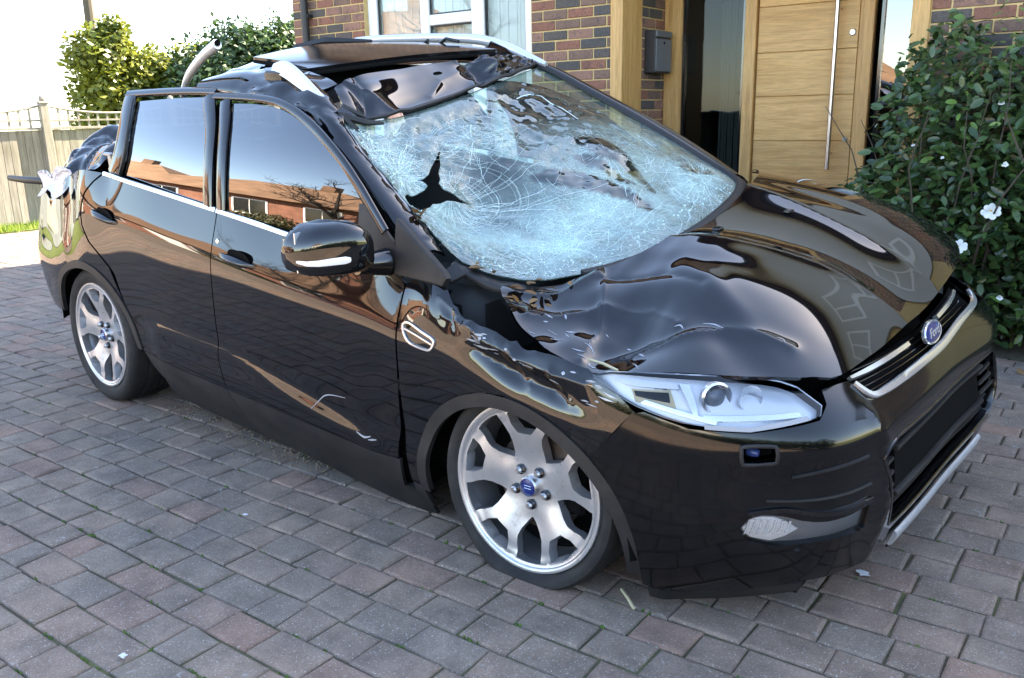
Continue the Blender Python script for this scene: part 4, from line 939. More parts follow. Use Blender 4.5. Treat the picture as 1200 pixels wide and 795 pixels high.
# --- rear wing, crumpled
rw_out = [(-1.285, 6.5), (-1.24, 7.1), (-1.175, 7.6), (-1.11, 8.0), (-1.5, 8.0), (-1.8, 8.0), (-2.1, 8.0), (-2.22, 7.4), (-2.22, 2.2)]+xz([(-1.9, .42)])+xz(arc(RA, 172, 34, 34))+[(-1.065, 4.86), (-1.145, 5.22), (-1.225, 5.58), (-1.277, 6.1)]
part('rear_wing', SIDE, rw_out, h=.02, sc=SS, label='crumpled rear wing of the car')
part('rear_wing_lower', SIDE, xz(arc(RA, 34, 8, 10))+[(-.908, 1.9), (-.93, 2.8), (-.948, 3.7), (-.983, 4.48), (-1.02, 4.7)], h=.03, sc=SS)
def band(A, t0, t1, w, m='black_plastic', S=SIDE):
    o = arc(A, t0, t1, 44, -.002); i = arc(A, t1, t0, 44, -w); return part('wheel_arch_trim', S, xz(o+i), m, h=.03, he=.02, sc=SS, off=.005, flange=.02)
band(FA, -3, 186, .042); band(RA, 6, 168, .040)
# --- bumper
top = [(1.06, .797), (1.25, .806), (1.94, .781), (2.9, .780), (3.80, .800), (3.98, .826), (4.03, .852), (4.41, .854), (4.60, .818), (4.84, .812), (5.14, .812), (5.6, .814), (6.13, .814), (6.74, .826), (7.5, .83), (8.2, .81), (9.5, .79), (10.9, .80)]
bot = [(10.9, .30), (9.4, .32), (8.2, .40), (7.4, .40), (7.05, .345), (6.0, .335), (5.05, .335), (4.6, .385), (3.75, .375), (2.6, .312), (1.5, .284), (1.22, .29)]
sm = [(bu(x, z), z) for x, z in arc(FA, -4, 49, 14, .002)]
lowg = catmull([(4.70, .688), (5.6, .69), (6.4, .69), (7.35, .685), (7.55, .62), (7.45, .50), (7.2, .445), (6.0, .425), (5.02, .432), (4.84, .50), (4.74, .60)], 3, True)
fogo = [(2.753, .530), (2.83, .550), (2.905, .565), (3.03, .573), (3.173, .575), (3.35, .570), (3.517, .561), (3.66, .556), (3.814, .554), (4.1, .558), (4.405, .566), (4.38, .535), (4.35, .508), (4.05, .507), (3.745, .504), (3.45, .496), (3.177, .489), (2.925, .498), (2.82, .514)]
wash = catmull([(2.74, .742), (2.80, .750), (3.15, .752), (3.21, .744), (3.21, .716), (3.15, .708), (2.82, .703), (2.75, .710)], 2, True)
mat('bumper_paint', (.0035, .0035, .0042), .085, 0, **{'IOR': 1.52})
bumper = part('front_bumper', BUMP, top+bot+sm, 'bumper_paint', h=.02, he=.014, sc=BS, holes=[lowg, fogo, wash], flange=.03)
part('bumper_valance', BUMP, [(1.24, .278), (1.5, .270), (2.6, .298), (3.7, .36), (3.7, .30), (2.6, .25), (1.5, .225), (1.24, .235)], 'black_plastic', h=.03, sc=BS, off=-.004, parent=bumper)
strip('skid_plate', BUMP, [(5.03, .372), (5.3, .372), (6.0, .365), (6.7, .372), (7.1, .39)], .05, 'silver_plastic', bumper, .012, .006, sc=BS)
part('fog_bucket', BUMP, fogo, 'fog_inner', h=.02, he=.012, sc=BS, off=-.02, flange=0, parent=bumper)
fog = part('fog_lamp', BUMP, [(u*.985+.055 if u < 3 else u*.99+.03, z) for u, z in fogo], 'lens_clear', h=.02, he=.012, sc=BS, off=-.008, flange=0)
part('fog_reflector', BUMP, [(2.80, .530), (2.93, .557), (3.05, .565), (3.20, .566), (3.34, .556), (3.50, .536), (3.36, .514), (3.20, .498), (2.95, .504), (2.85, .515)], 'lamp_white', h=.02, he=.01, sc=BS, off=-.012, flange=.004, parent=fog)
for k in range(7):
    u0 = 2.84+.085*k; strip('reflector_rib', BUMP, [(u0, .512+.004*k*.5), (u0+.03, .535), (u0+.05, .558)], .006, 'chrome', fog, .003, -.011, sc=BS)
part('washer_pocket', BUMP, wash, 'inner_black', h=.02, sc=BS, off=-.05, flange=-.045, parent=bumper)
strip('washer_rim', BUMP, wash[::2], .010, 'black_plastic', bumper, .004, .001, sc=BS, closed=True, n=2)
b = MB(); q = BUMP(2.92, .722)[0]-np.array((.03, -.03, 0)); b.lathe([(0, .03), (.009, .028), (.013, .015), (.013, 0)], tuple(q), 'X', 14); smooth_by_angle(b.build('parking_sensor', 'blue_lens', bumper, f=body), 60)
for pth in ([(3.40, .672), (3.8, .684), (4.36, .694)], [(3.10, .612), (3.7, .612), (4.42, .617)]): strip('rib', BUMP, pth, .007, 'black_plastic', bumper, .006, .0, sc=BS)
strip('fog_brow', BUMP, [(2.85, .575), (3.3, .590), (3.65, .578), (4.0, .573), (4.42, .577)], .016, 'black_paint', bumper, .010, 0, sc=BS)
# lower grille: deep black box, slats, plate holder
part('grille_back', BUMP, [(4.5, .70), (7.7, .70), (7.7, .42), (4.5, .42)], 'inner_black', h=.05, sc=BS, off=-.075, flange=-.05, parent=bumper)
for z in (.460, .485, .510): strip('grille_slat', BUMP, [(4.92, z), (5.5, z), (6.5, z), (7.4, z)], .010, 'black_plastic', bumper, .014, -.04, sc=BS)
for z in (.560, .595, .630): strip('grille_slat', BUMP, [(4.78, z), (4.86, z), (4.95, z)], .010, 'black_plastic', bumper, .010, -.02, sc=BS); strip('grille_slat', BUMP, [(7.0, z), (7.2, z), (7.42, z)], .010, 'black_plastic', bumper, .010, -.02, sc=BS)
strip('plate_ledge', BUMP, [(4.95, .655), (5.6, .66), (6.4, .662), (7.0, .66)], .012, 'black_plastic', bumper, .012, -.012, sc=BS); strip('plate_ledge', BUMP, [(4.95, .532), (5.6, .532), (6.4, .536), (7.0, .538)], .012, 'black_plastic', bumper, .012, -.012, sc=BS)
part('plate_holder', BUMP, [(4.98, .645), (6.95, .65), (6.95, .545), (4.98, .54)], 'inner_black', h=.03, sc=BS, off=-.012, flange=.02, parent=bumper)
for u, z in ():
    b = MB(); b.lathe([(0, .004), (.006, .004), (.008, 0)], tuple(BUMP(u, z)[0]-np.array((.010, 0, 0))), 'X', 10); b.build('screw', 'gloss_black', bumper, f=body)
strip('grille_frame', BUMP, lowg[::3], .012, 'gloss_black', bumper, .006, -.004, sc=BS, closed=True, n=3)
# upper grille
gr = part('upper_grille', BUMP, [(4.40, .872), (5.2, .878), (6, .88), (6.9, .895), (7.7, .90), (7.6, .832), (6.7, .826), (5.6, .815), (4.62, .818)], 'inner_black', h=.03, sc=BS, off=-.03, flange=-.02)
for k in range(5):
    z = .826+.011*k; strip('grille_mesh', BUMP, [(4.62, z), (5.4, z), (6.2, z), (7.4, z+.006)], .004, 'gloss_black', gr, .008, -.026, sc=BS)
strip('chrome_surround', BUMP, [(4.46, .846), (4.60, .817), (4.84, .814), (5.14, .816), (5.6, .820), (6.13, .822), (6.74, .836), (7.35, .842), (7.6, .86)], [.012, .022, .025, .025, .020], 'chrome', gr, .010, .001, sc=BS)
strip('chrome_bar', BUMP, [(4.50, .858), (4.80, .860), (5.18, .863), (5.60, .866)], [.010, .017, .018, .016], 'chrome', gr, .014, -.016, sc=BS)
strip('chrome_bar', BUMP, [(6.40, .872), (6.80, .878), (7.3, .886)], [.016, .017, .012], 'chrome', gr, .014, -.016, sc=BS)
# badge
def badge():
    c = BUMP(6.0, .862)[0]+np.array((.006, 0, 0)); t = np.array((0, 1., 0)); n = np.array((.93, 0, .36)); u = np.cross(n, t)
    def el(a, b_, d, k=36): return [c+t*a*math.cos(2*math.pi*i/k)+u*b_*math.sin(2*math.pi*i/k)+n*d for i in range(k)]
    def disc(name, rings, m, par):
        V = []; F = []; k = 36
        for r in rings: V += el(*r)
        for i in range(len(rings)-1): F += [(i*k+j, i*k+(j+1) % k, (i+1)*k+(j+1) % k, (i+1)*k+j) for j in range(k)]
        F.append(tuple((len(rings)-1)*k+j for j in range(k))); return smooth_by_angle(mesh(name, b2w(np.array(V)), F, m, par), 40)
    a = disc('badge', [(.074, .034, 0), (.074, .034, .008), (.071, .031, .011), (.066, .027, .009)], 'chrome', gr)
    disc('badge_field', [(.0655, .0265, .0085), (.0655, .0265, .0105), (.063, .024, .0112)], 'badge_blue', a)
    cu = bpy.data.curves.new('lettering', 'FONT'); cu.body = 'Ford'; cu.size = .036; cu.shear = .35; cu.extrude = .0008; cu.align_x = 'CENTER'; cu.align_y = 'CENTER'
    o = bpy.data.objects.new('tmp', cu); COL.objects.link(o); dg = bpy.context.evaluated_depsgraph_get(); me = bpy.data.meshes.new_from_object(o.evaluated_get(dg)); bpy.data.objects.remove(o)
    V = [c+t*v.co.x*1.25+u*(v.co.y)*1.05+n*(v.co.z+.0125) for v in me.vertices]; F = [tuple(p.vertices) for p in me.polygons]
    mesh('lettering', b2w(np.array(V)), F, 'chrome', a); bpy.data.meshes.remove(me)
badge()
# --- headlamp
hl = catmull([(.42, .868), (.76, .843), (1.14, .817), (1.85, .793), (2.80, .791), (3.40, .797), (3.84, .808)], 3)+[(3.92, .826)]+catmull([(3.76, .862), (3.44, .880), (2.46, .890), (1.4, .890), (.8, .884)], 3)
lamp = part('headlamp', BUMP, hl, 'lens_clear', h=.025, he=.015, sc=BS, off=.0, flange=.006, label='headlamp with cracked cover')
part('lamp_housing', BUMP, hl, 'lamp_white', h=.025, he=.015, sc=BS, off=-.028, flange=-.024, parent=lamp)
def lampring(u, z, r, d, m, name, prof):
    q = BUMP(u, z)[0]; nn = Vector((.80, -.58, .12)).normalized(); b = MB(); b.lathe([(a*r, h*r) for a, h in prof], (0, 0, 0), 'X', 28); M = Matrix.Translation(Vector(q)-nn*d)@nn.to_track_quat('X', 'Z').to_matrix().to_4x4(); b.V = [tuple(M@Vector(v)) for v in b.V]; return smooth_by_angle(b.build(name, m, lamp, f=body), 50)
lampring(2.62, .844, .036, .030, 'chrome', 'projector_ring', [(1.15, -.1), (1.15, .25), (1.0, .35), (.85, .1), (.8, -.3)])
lampring(2.62, .844, .028, .030, 'projector_glass', 'projector_lens', [(0, .55), (.35, .5), (.7, .32), (.95, 0), (1, -.3)])
for u in (3.12,): lampring(u, .845, .030, .032, 'headlamp_inner', 'reflector', [(1.1, .5), (.8, .0), (.4, -.3), (0, -.4)])
part('indicator_housing', BUMP, [(1.10, .826), (1.78, .818), (1.84, .866), (1.10, .858)], 'straw', h=.02, sc=BS, off=-.024, flange=.004, parent=lamp)
part('indicator_cavity', BUMP, [(1.14, .842), (1.72, .838), (1.78, .860), (1.14, .854)], 'inner_black', h=.02, sc=BS, off=-.021, flange=.004, parent=lamp)
part('lamp_bezel', BUMP, [(2.20, .803), (3.66, .814), (3.64, .824), (2.22, .816)], 'headlamp_inner', h=.02, sc=BS, off=-.014, flange=.014, parent=lamp)
part('lamp_bezel', BUMP, [(2.05, .812), (2.14, .812), (2.24, .876), (2.05, .878)], 'headlamp_inner', h=.02, sc=BS, off=-.014, flange=.014, parent=lamp)
part('lamp_bezel', BUMP, [(.8, .870), (1.1, .864), (2.0, .868), (2.0, .880), (1.2, .880)], 'lamp_white', h=.02, sc=BS, off=-.018, flange=.01, parent=lamp)
part('lamp_bezel', BUMP, [(1.2, .826), (2.4, .795), (2.45, .806), (1.3, .836)], 'headlamp_inner', h=.02, sc=BS, off=-.014, flange=.014, parent=lamp)
part('lamp_lower_edge', BUMP, [(2.2, .784), (2.9, .783), (3.70, .803), (3.66, .811), (2.9, .793), (2.2, .794)], 'scuff', h=.03, he=.012, sc=BS, off=.002, flange=.006, parent=lamp)
# --- bonnet
bo = [(1.21, .74), (1.34, .72), (1.55, .735), (1.75, .72), (1.9, .68), (2.0, .62), (2.06, .54), (2.10, .40), (2.116, .2), (2.120, 0), (2.116, -.2), (2.11, -.38), (2.087, -.551), (2.045, -.62), (1.995, -.669), (1.87, -.737), (1.728, -.784), (1.635, -.803), (1.533, -.815), (1.48, -.832), (1.431, -.825), (1.37, -.832), (1.309, -.805), (1.231, -.787), (1.119, -.713), (1.07, -.66), (1.14, -.60), (1.26, -.50), (1.42, -.30), (1.44, 0), (1.41, .30), (1.33, .54)]
bonnet = part('bonnet', BONNET, catmull(bo, 3, True), h=.011, he=.011, flange=.012, label='buckled black bonnet with a caved-in corner')
for x, y in ((1.62, .16), (1.50, -.10)):
    b = MB(); p = BONNET(x, y)[0]; b.box((p[0]-.012, p[1]-.02, p[2]-.002), (p[0]+.012, p[1]+.02, p[2]+.007), .003); b.build('washer_jet', 'gloss_black', bonnet, f=body)
# --- scuttle under the windscreen base
sc_path = [(4.02, .1), (4.10, .7), (4.14, 1.4), (4.16, 2.2), (4.13, 3.0), (4.1, 4.0), (4.08, 5.0), (4.0, 5.9)]
strip('scuttle', WS, sc_path, .05, 'black_plastic', car, .02, -.03, sc=(.3, .22))
strip('windscreen_seal', WS, [(4.02, 1.9), (4.03, 2.6), (4.04, 3.4), (4.04, 4.2), (4.02, 5.2), (3.92, 5.85), (3.72, 6.02)], [.03, .045, .05, .05, .04], 'seal_rubber', car, .016, .0, sc=(.3, .22))
# --- windscreen
DARK_REFL = [catmull(p, 4, True) for p in (
 [(1.78, 3.46), (1.80, 3.70), (2.05, 3.92), (2.35, 3.90), (2.75, 3.72), (3.18, 3.42), (2.85, 3.46), (2.55, 3.56), (2.25, 3.44), (2.0, 3.50)],
 [(2.02, 3.20), (2.16, 3.38), (2.40, 3.42), (2.62, 3.36), (2.95, 3.32), (2.70, 3.22), (2.45, 3.24), (2.25, 3.16)],
 [(1.98, 2.42), (2.02, 2.70), (2.20, 2.95), (2.50, 3.06), (2.86, 3.14), (3.22, 3.16), (3.40, 3.10), (3.0, 2.98), (2.75, 2.84), (2.45, 2.66), (2.2, 2.5)],
 [(3.22, 4.30), (3.16, 4.52), (3.32, 4.74), (3.44, 4.70), (3.56, 4.80), (3.60, 4.60), (3.48, 4.50), (3.40, 4.36)],
 [(.25, 4.5), (.2, 5.4), (.6, 5.85), (1.3, 5.8), (2.0, 5.75), (1.7, 5.45), (1.3, 5.1), (.9, 4.9), (.55, 4.6)])]
def frost(U, V):
    f = .24+.70*gauss(U, V, 3.15, 2.0, .62, 1.5)+.50*gauss(U, V, 2.0, .7, .9, .7)+.30*gauss(U, V, .8, .7, .5, .6)+.34*gauss(U, V, 2.4, 3.9, .8, 1.2)+.55*gauss(U, V, 3.6, 4.4, .42, 1.1)+.35*gauss(U, V, .95, 2.3, .45, .45)+.22*gauss(U, V, 1.9, 2.6, .4, .8)
    f = f-.55*gauss(U, V, .9, 5.0, .9, .9)-.35*gauss(U, V, 1.7, 2.3, .45, .7)-.3*gauss(U, V, .7, 3.4, .5, .8)
    f = np.clip(f, .06, 1.0)
    for pl in DARK_REFL: f = np.where(inside(pl, U, V), .03, f)          # dark reflections of the house put into the mask as clear patches
    return f
hole = [(.98, 1.63), (1.14, 1.53), (1.28, 1.46), (1.40, 1.36), (1.56, 1.29), (1.66, 1.20), (1.76, 1.22), (1.83, 1.34), (1.93, 1.46), (1.98, 1.58), (1.97, 1.36), (1.95, 1.18), (2.02, 1.02), (2.06, .86), (2.20, .72), (2.33, .55), (2.48, .38), (2.54, .26), (2.44, .18), (2.28, .17), (2.20, .22), (2.05, .40), (1.94, .60), (1.80, .82), (1.70, .98), (1.62, .96), (1.58, .88), (1.55, 1.0), (1.46, 1.14), (1.34, 1.24), (1.18, 1.42)]
wsout = [(.02, .05), (.02, 1.5), (.02, 3), (.02, 4.5), (.02, 5.95), (1, 5.98), (2, 5.98), (3, 5.98), (3.75, 5.9), (3.97, 5.4), (3.98, 4), (3.98, 2.5), (3.98, 1.2), (3.95, .3), (3.7, .05), (2.5, .04), (1.2, .04)]
WSC = (.29, .21)
ws = part('windscreen', WS, wsout, 'shattered_glass', h=.013, sc=WSC, holes=[hole], flange=.004, attr={'frost': frost}, jit=.25, label='shattered sagging windscreen with a torn hole')
def cracks():
    R = random.Random(12); b = MB()
    def line(pts, w):
        U = np.array([p[0] for p in pts]); V = np.array([p[1] for p in pts]); ok = (U > .05) & (U < 3.95) & (V > .08) & (V < 5.9) & ~inside(hole, U, V)
        if ok.sum() < 2 or not ok.all(): 
            i = 0
            while i < len(ok) and ok[i]: i += 1
            U, V = U[:i], V[:i]
            if len(U) < 2: return
        P = WS(U, V); Nn = np.cross(WS(U+.01, V)-WS(U-.01, V), WS(U, V+.01)-WS(U, V-.01)); Nn /= np.linalg.norm(Nn, axis=1)[:, None]; Nn *= np.sign(Nn[:, 2:3])
        T = np.gradient(P, axis=0); T /= np.linalg.norm(T, axis=1)[:, None]+1e-9; B = np.cross(Nn, T)*w/2; P = P+Nn*.0012
        k = len(P); b.add(list(P-B)+list(P+B), [(i, i+1, k+i+1, k+i) for i in range(k-1)])
    for cu, cv, nr, rmax in ((1.9, 1.25, 170, 1.3), (1.0, 2.2, 60, .8), (3.5, 2.6, 40, .7), (3.5, 4.3, 120, .8), (2.3, 3.6, 34, 1.2), (1.5, .5, 150, 1.0), (3.65, 1.6, 60, .7), (.6, .8, 50, .5)):
        for i in range(nr):
            a = R.uniform(0, 6.28); r0 = R.uniform(.02, .35); r1 = r0+R.uniform(.2, 1)*rmax*R.random(); pts = []; aa = a
            for k in range(9):
                r = r0+(r1-r0)*k/8; aa += R.gauss(0, .03); pts.append((cu+r*math.cos(aa), cv+r*1.35*math.sin(aa)))
            line(pts, R.choice([.0005, .0007, .0009, .0014]))
        for i in range(nr//2):
            r = R.uniform(.08, rmax*.75); a0 = R.uniform(0, 6.28); da = R.uniform(.3, 1.1); line([(cu+r*(1+R.gauss(0, .012))*math.cos(a0+da*k/8), cv+r*1.35*math.sin(a0+da*k/8)) for k in range(9)], R.choice([.0006, .0009]))
    for i in range(260):
        u, v = R.uniform(.1, 3.95), R.uniform(.1, 5.2)
        if R.random() > float(frost(np.array([u]), np.array([v]))[0])*1.1: continue
        a = R.uniform(0, 6.28); pts = []
        for k in range(6): pts.append((u, v)); a += R.gauss(0, .35); u += .07*math.cos(a); v += .09*math.sin(a)
        line(pts, R.choice([.0006, .0008, .001]))
    # two bold runs along the top
    line([(.55, 4.2), (.7, 4.35), (.95, 4.25), (1.15, 4.3), (1.5, 4.2)], .006); line([(.55, 4.2), (.5, 4.0), (.52, 3.8)], .005)
    for k in range(160):                                           # crumbs of glass by the edges
        u, v = (R.uniform(3.55, 3.95), R.uniform(.6, 4.8)) if R.random() < .7 else (R.uniform(.3, 2.6), R.uniform(.1, .5))
        if inside(hole, np.array([u]), np.array([v]))[0]: continue
        p = WS(u, v)[0]; s_ = R.uniform(.0012, .003); b.box(p-s_, p+s_*np.array((1, 1, 1.2)), 0)
    o = b.build('cracks', 'crack', ws, f=body); o['kind'] = 'stuff'
cracks()
# --- pillars and roof sides
def pillar(name, rows, bulge, ref, m='black_paint', warp=None):
    C = []
    for O, I in rows:
        O, I = np.array(O), np.array(I); d = np.array(bulge); C.append([tuple(O-d*.012), tuple(O+(I-O)*.12+d*.006), tuple(O+(I-O)*.5+d*.018), tuple(O+(I-O)*.88+d*.008), tuple(I-d*.012)])
    S = Tens(list(range(len(rows))), list(range(5)), C, warp); k = len(rows)-1
    return S, part(name, S, [(0, 0), (k, 0), (k, 4), (0, 4)], m, h=.02, sc=(.2, .03), flange=.01, ref=ref)
def pw(P, U, V):
    P = P.copy(); w = sstep(U, 1.5, 3.0)*(1-sstep(U, 4.6, 6)); P[:, 2] += w*.010*vnoise(U*3.1, V*1.2, 2.2); P[:, 1] += w*.008*vnoise(U*2.7, V*.9, 6.2)
    e = sstep(V, 2.6, 4)*(1-sstep(U, 3.2, 4.2)); P[:, 0] += e*.012*vnoise(U*7, V, 3.1); P[:, 2] += e*.010*vnoise(U*8, V, 9.1); return P
PR, pil_r = pillar('windscreen_pillar', [((.83, -.815, 1.05), (.885, -.725, 1.07)), ((.63, -.775, 1.205), (.70, -.695, 1.185)), ((.42, -.737, 1.335), (.51, -.675, 1.315)), ((.23, -.702, 1.43), (.335, -.645, 1.435)), ((.04, -.682, 1.492), (.13, -.575, 1.548)), ((-.18, -.677, 1.514), (-.12, -.56, 1.588)), ((-.38, -.677, 1.527), (-.38, -.55, 1.60)), ((-.56, -.672, 1.532), (-.57, -.56, 1.565))], (0, -.6, .8), (.2, 0, 1.0), warp=pw)
pil_r['label'] = 'bent right windscreen pillar and roof side'
PL, pil_l = pillar('windscreen_pillar', [((1.19, .78, 1.095), (1.14, .70, 1.155)), ((.93, .765, 1.245), (.89, .675, 1.283)), ((.68, .73, 1.365), (.65, .645, 1.403)), ((.44, .70, 1.470), (.42, .615, 1.508)), ((.21, .67, 1.555), (.20, .58, 1.60)), ((-.1, .66, 1.59), (-.1, .555, 1.645)), ((-.5, .66, 1.60), (-.5, .55, 1.66)), ((-1.1, .65, 1.57), (-1.1, .54, 1.65))], (0, .6, .8), (.2, 0, 1.0))
strip('pillar_seal', PR, [(.2, 3.9), (1, 3.95), (2, 3.95), (3, 3.9)], .022, 'seal_rubber', car, .006, 0, sc=(.2, .03), ref=(.2, 0, 1))
strip('pillar_seal', PL, [(.1, 3.9), (1, 3.95), (2, 3.95), (3, 3.95), (3.9, 3.95)], .028, 'seal_rubber', car, .008, -.004, sc=(.2, .03), ref=(.2, 0, 1))
strip('pillar_scrape', PR, [(.9, 3.4), (1.5, 3.3), (2.1, 3.5), (2.8, 3.4)], [.004, .014, .010, .006], 'bare_metal', pil_r, .0015, .001, sc=(.2, .03), ref=(.2, 0, 1))
# --- side glass and frames
rg = [(-1.02, 1.474), (-.726, 1.494), (-.473, 1.506), (-.36, 1.41), (-.30, 1.30), (-.285, 1.2), (-.299, 1.119), (-.613, 1.14), (-.98, 1.165), (-.945, 1.25), (-.95, 1.332), (-.975, 1.41)]
fg = catmull([(-.265, 1.486), (-.097, 1.488), (.077, 1.473), (.267, 1.419), (.448, 1.334), (.556, 1.262), (.624, 1.202)], 3)+[(.641, 1.085), (.26, 1.078), (-.143, 1.106), (-.145, 1.20), (-.163, 1.311), (-.205, 1.41)]
gw = part('window_glass', GLASS, rg, 'car_glass', h=.05, off=-.008, flange=0, parent=rdoor); part('window_glass', GLASS, fg, 'car_glass', h=.05, off=-.008, flange=0, parent=fdoor)
strip('window_frame', GLASS, [(-1.045, 1.165), (-1.0, 1.255), (-1.0, 1.36), (-1.035, 1.44), (-1.075, 1.495)], [.10, .10, .10, .085], 'black_paint', rdoor, .012, -.004); strip('window_frame', GLASS, [(-1.11, 1.497), (-.9, 1.508), (-.65, 1.518), (-.40, 1.522)], .034, 'gloss_black', rdoor, .014, -.004)
strip('window_seal', GLASS, [(-.985, 1.165), (-.948, 1.25), (-.953, 1.332), (-.978, 1.41), (-1.02, 1.474)], .014, 'seal_rubber', rdoor, .014, -.004)
strip('door_pillar', GLASS, [(-.442, 1.507), (-.325, 1.40), (-.278, 1.27), (-.264, 1.105)], .062, 'gloss_black', rdoor, .010, -.004); strip('door_pillar', GLASS, [(-.305, 1.492), (-.232, 1.40), (-.188, 1.27), (-.172, 1.105)], .056, 'gloss_black', fdoor, .010, -.004)
strip('centre_pillar', GLASS, [(-.375, 1.50), (-.278, 1.40), (-.233, 1.27), (-.218, 1.10)], .10, 'inner_black', car, .004, -.03)
strip('window_frame', GLASS, [(-.40, 1.506), (-.115, 1.505), (.075, 1.488), (.278, 1.431), (.465, 1.346), (.585, 1.269), (.667, 1.20), (.74, 1.13)], .032, 'gloss_black', fdoor, .012, -.004)
part('quarter_trim', GLASS, [(.615, 1.205), (.655, 1.20), (.75, 1.13), (.80, 1.09), (.80, 1.03), (.625, 1.04)], 'black_plastic', h=.03, off=.004, parent=fdoor)
strip('belt_chrome', SIDE, [(-1.09, 7.98), (-.8, 7.98), (-.5, 7.98), (-.21, 7.98)], .020, 'chrome', rdoor, .010, .0, sc=SS); strip('belt_chrome', SIDE, [(-.20, 7.98), (0, 7.98), (.25, 7.98), (.5, 7.98), (.62, 7.98)], .020, 'chrome', fdoor, .010, 0, sc=SS)
# --- triangle trim at the mirror foot
def slab(name, P, th, m, parent=car, f=body):
    P = np.array(P, float); n = np.cross(P[1]-P[0], P[2]-P[0]); n /= np.linalg.norm(n); k = len(P); V = np.concatenate([P, P-n*th]); c = P.mean(0); V2 = np.concatenate([V, (P-c)*.93+c+n*.003])
    F = [tuple(2*k+i for i in range(k)), tuple(range(2*k-1, k-1, -1))]+[(i, k+i, k+(i+1) % k, (i+1) % k) for i in range(k)]+[(2*k+i, i, (i+1) % k, 2*k+(i+1) % k) for i in range(k)]
    return mesh(name, f(V2) if f else V2, F, m, parent)
slab('wing_triangle_trim', [(.782, -.852, 1.005), (1.016, -.872, 1.008), (1.035, -.868, 1.034), (1.02, -.865, 1.05), (.80, -.828, 1.172), (.786, -.828, 1.178)], .02, 'black_plastic')
slab('scuttle_bracket', [(.93, -.79, 1.02), (.975, -.79, .995), (1.0, -.75, 1.015), (.955, -.74, 1.045)], .012, 'black_plastic'); 
# --- door mirror
def mirror(sign=-1, name='door_mirror'):
    st = [(-.925, .745, 1.080, .035, .035), (-.94, .735, 1.10, .070, .062), (-.97, .72, 1.108, .090, .078), (-1.02, .695, 1.110, .096, .082), (-1.07, .665, 1.106, .094, .077), (-1.095, .652, 1.10, .084, .066), (-1.115, .640, 1.094, .066, .050), (-1.127, .632, 1.09, .035, .028), (-1.129, .630, 1.09, .004, .004)]
    def sec(y, xc, zc, ax, az, k=28, q=3.2):
        out = []
        for i in range(k):
            t = 2*math.pi*i/k; c, s_ = math.cos(t), math.sin(t); r = (abs(c)**q+abs(s_)**q)**(-1/q); x = r*c*ax; x = x if x > 0 else max(x, -.045)
            out.append((xc+x, y*-sign*-1 if False else y*(1 if sign < 0 else -1), zc+r*s_*az))
        return out
    V = []; F = []; k = 28
    for s_ in st: V += sec(*s_)
    for i in range(len(st)-1): F += [(i*k+j, i*k+(j+1) % k, (i+1)*k+(j+1) % k, (i+1)*k+j) for j in range(k)]
    F += [tuple(range(k)), tuple((len(st)-1)*k+j for j in range(k))]
    me = mesh(name, b2w(np.array(V)), F, 'black_paint', car if sign < 0 else car, smooth=True)
    sg = 1 if sign < 0 else -1
    def front(t, s_):                                              # point on the front of the shell: t along y, s_ = height -1..1
        i = min(int(t), len(st)-2); f = t-i; a = np.array(st[i])*(1-f)+np.array(st[i+1])*f; q = 2.7; sv = s_; c = (max(0, 1-abs(sv)**q))**(1/q); return np.array((a[1]+c*a[3]+.0015, a[0]*sg, a[2]+sv*a[4]))
    def lens(name, t0, t1, z0, z1, m, th):
        V = []; F = []; n = 16
        for i in range(n+1):
            t = t0+(t1-t0)*i/n; w = 1 if i not in (0, n) else .6
            for zz in (z0, (z0+z1)/2, z1): V.append(front(t, (zz-(z0+z1)/2)*w+(z0+z1)/2)+np.array((th if zz == (z0+z1)/2 else 0, 0, 0)))
        for i in range(n):
            for j in (0, 1): F.append((i*3+j, i*3+j+1, (i+1)*3+j+1, (i+1)*3+j))
        return mesh(name, b2w(np.array(V)), F, m, me, smooth=True)
    lens('indicator_lens', 3.0, 7.0, -.46, -.16, 'lamp_white', .003); lens('lower_shell', 1.0, 6.9, -.98, -.52, 'gloss_black', .004)
    b = MB(); b.tube([(.735, -.95*sg*1, 1.055), (.745, -.91*sg, 1.045), (.755, -.855*sg, 1.04)], [.04, .036, .045], 12); smooth_by_angle(b.build('mirror_arm', 'gloss_black', me, f=body), 60)
    b = MB(); b.box((.66, -1.12*sg, 1.045), (.664, -.95*sg, 1.165)); b.build('mirror_glass', 'chrome', me, f=body)
mirror()
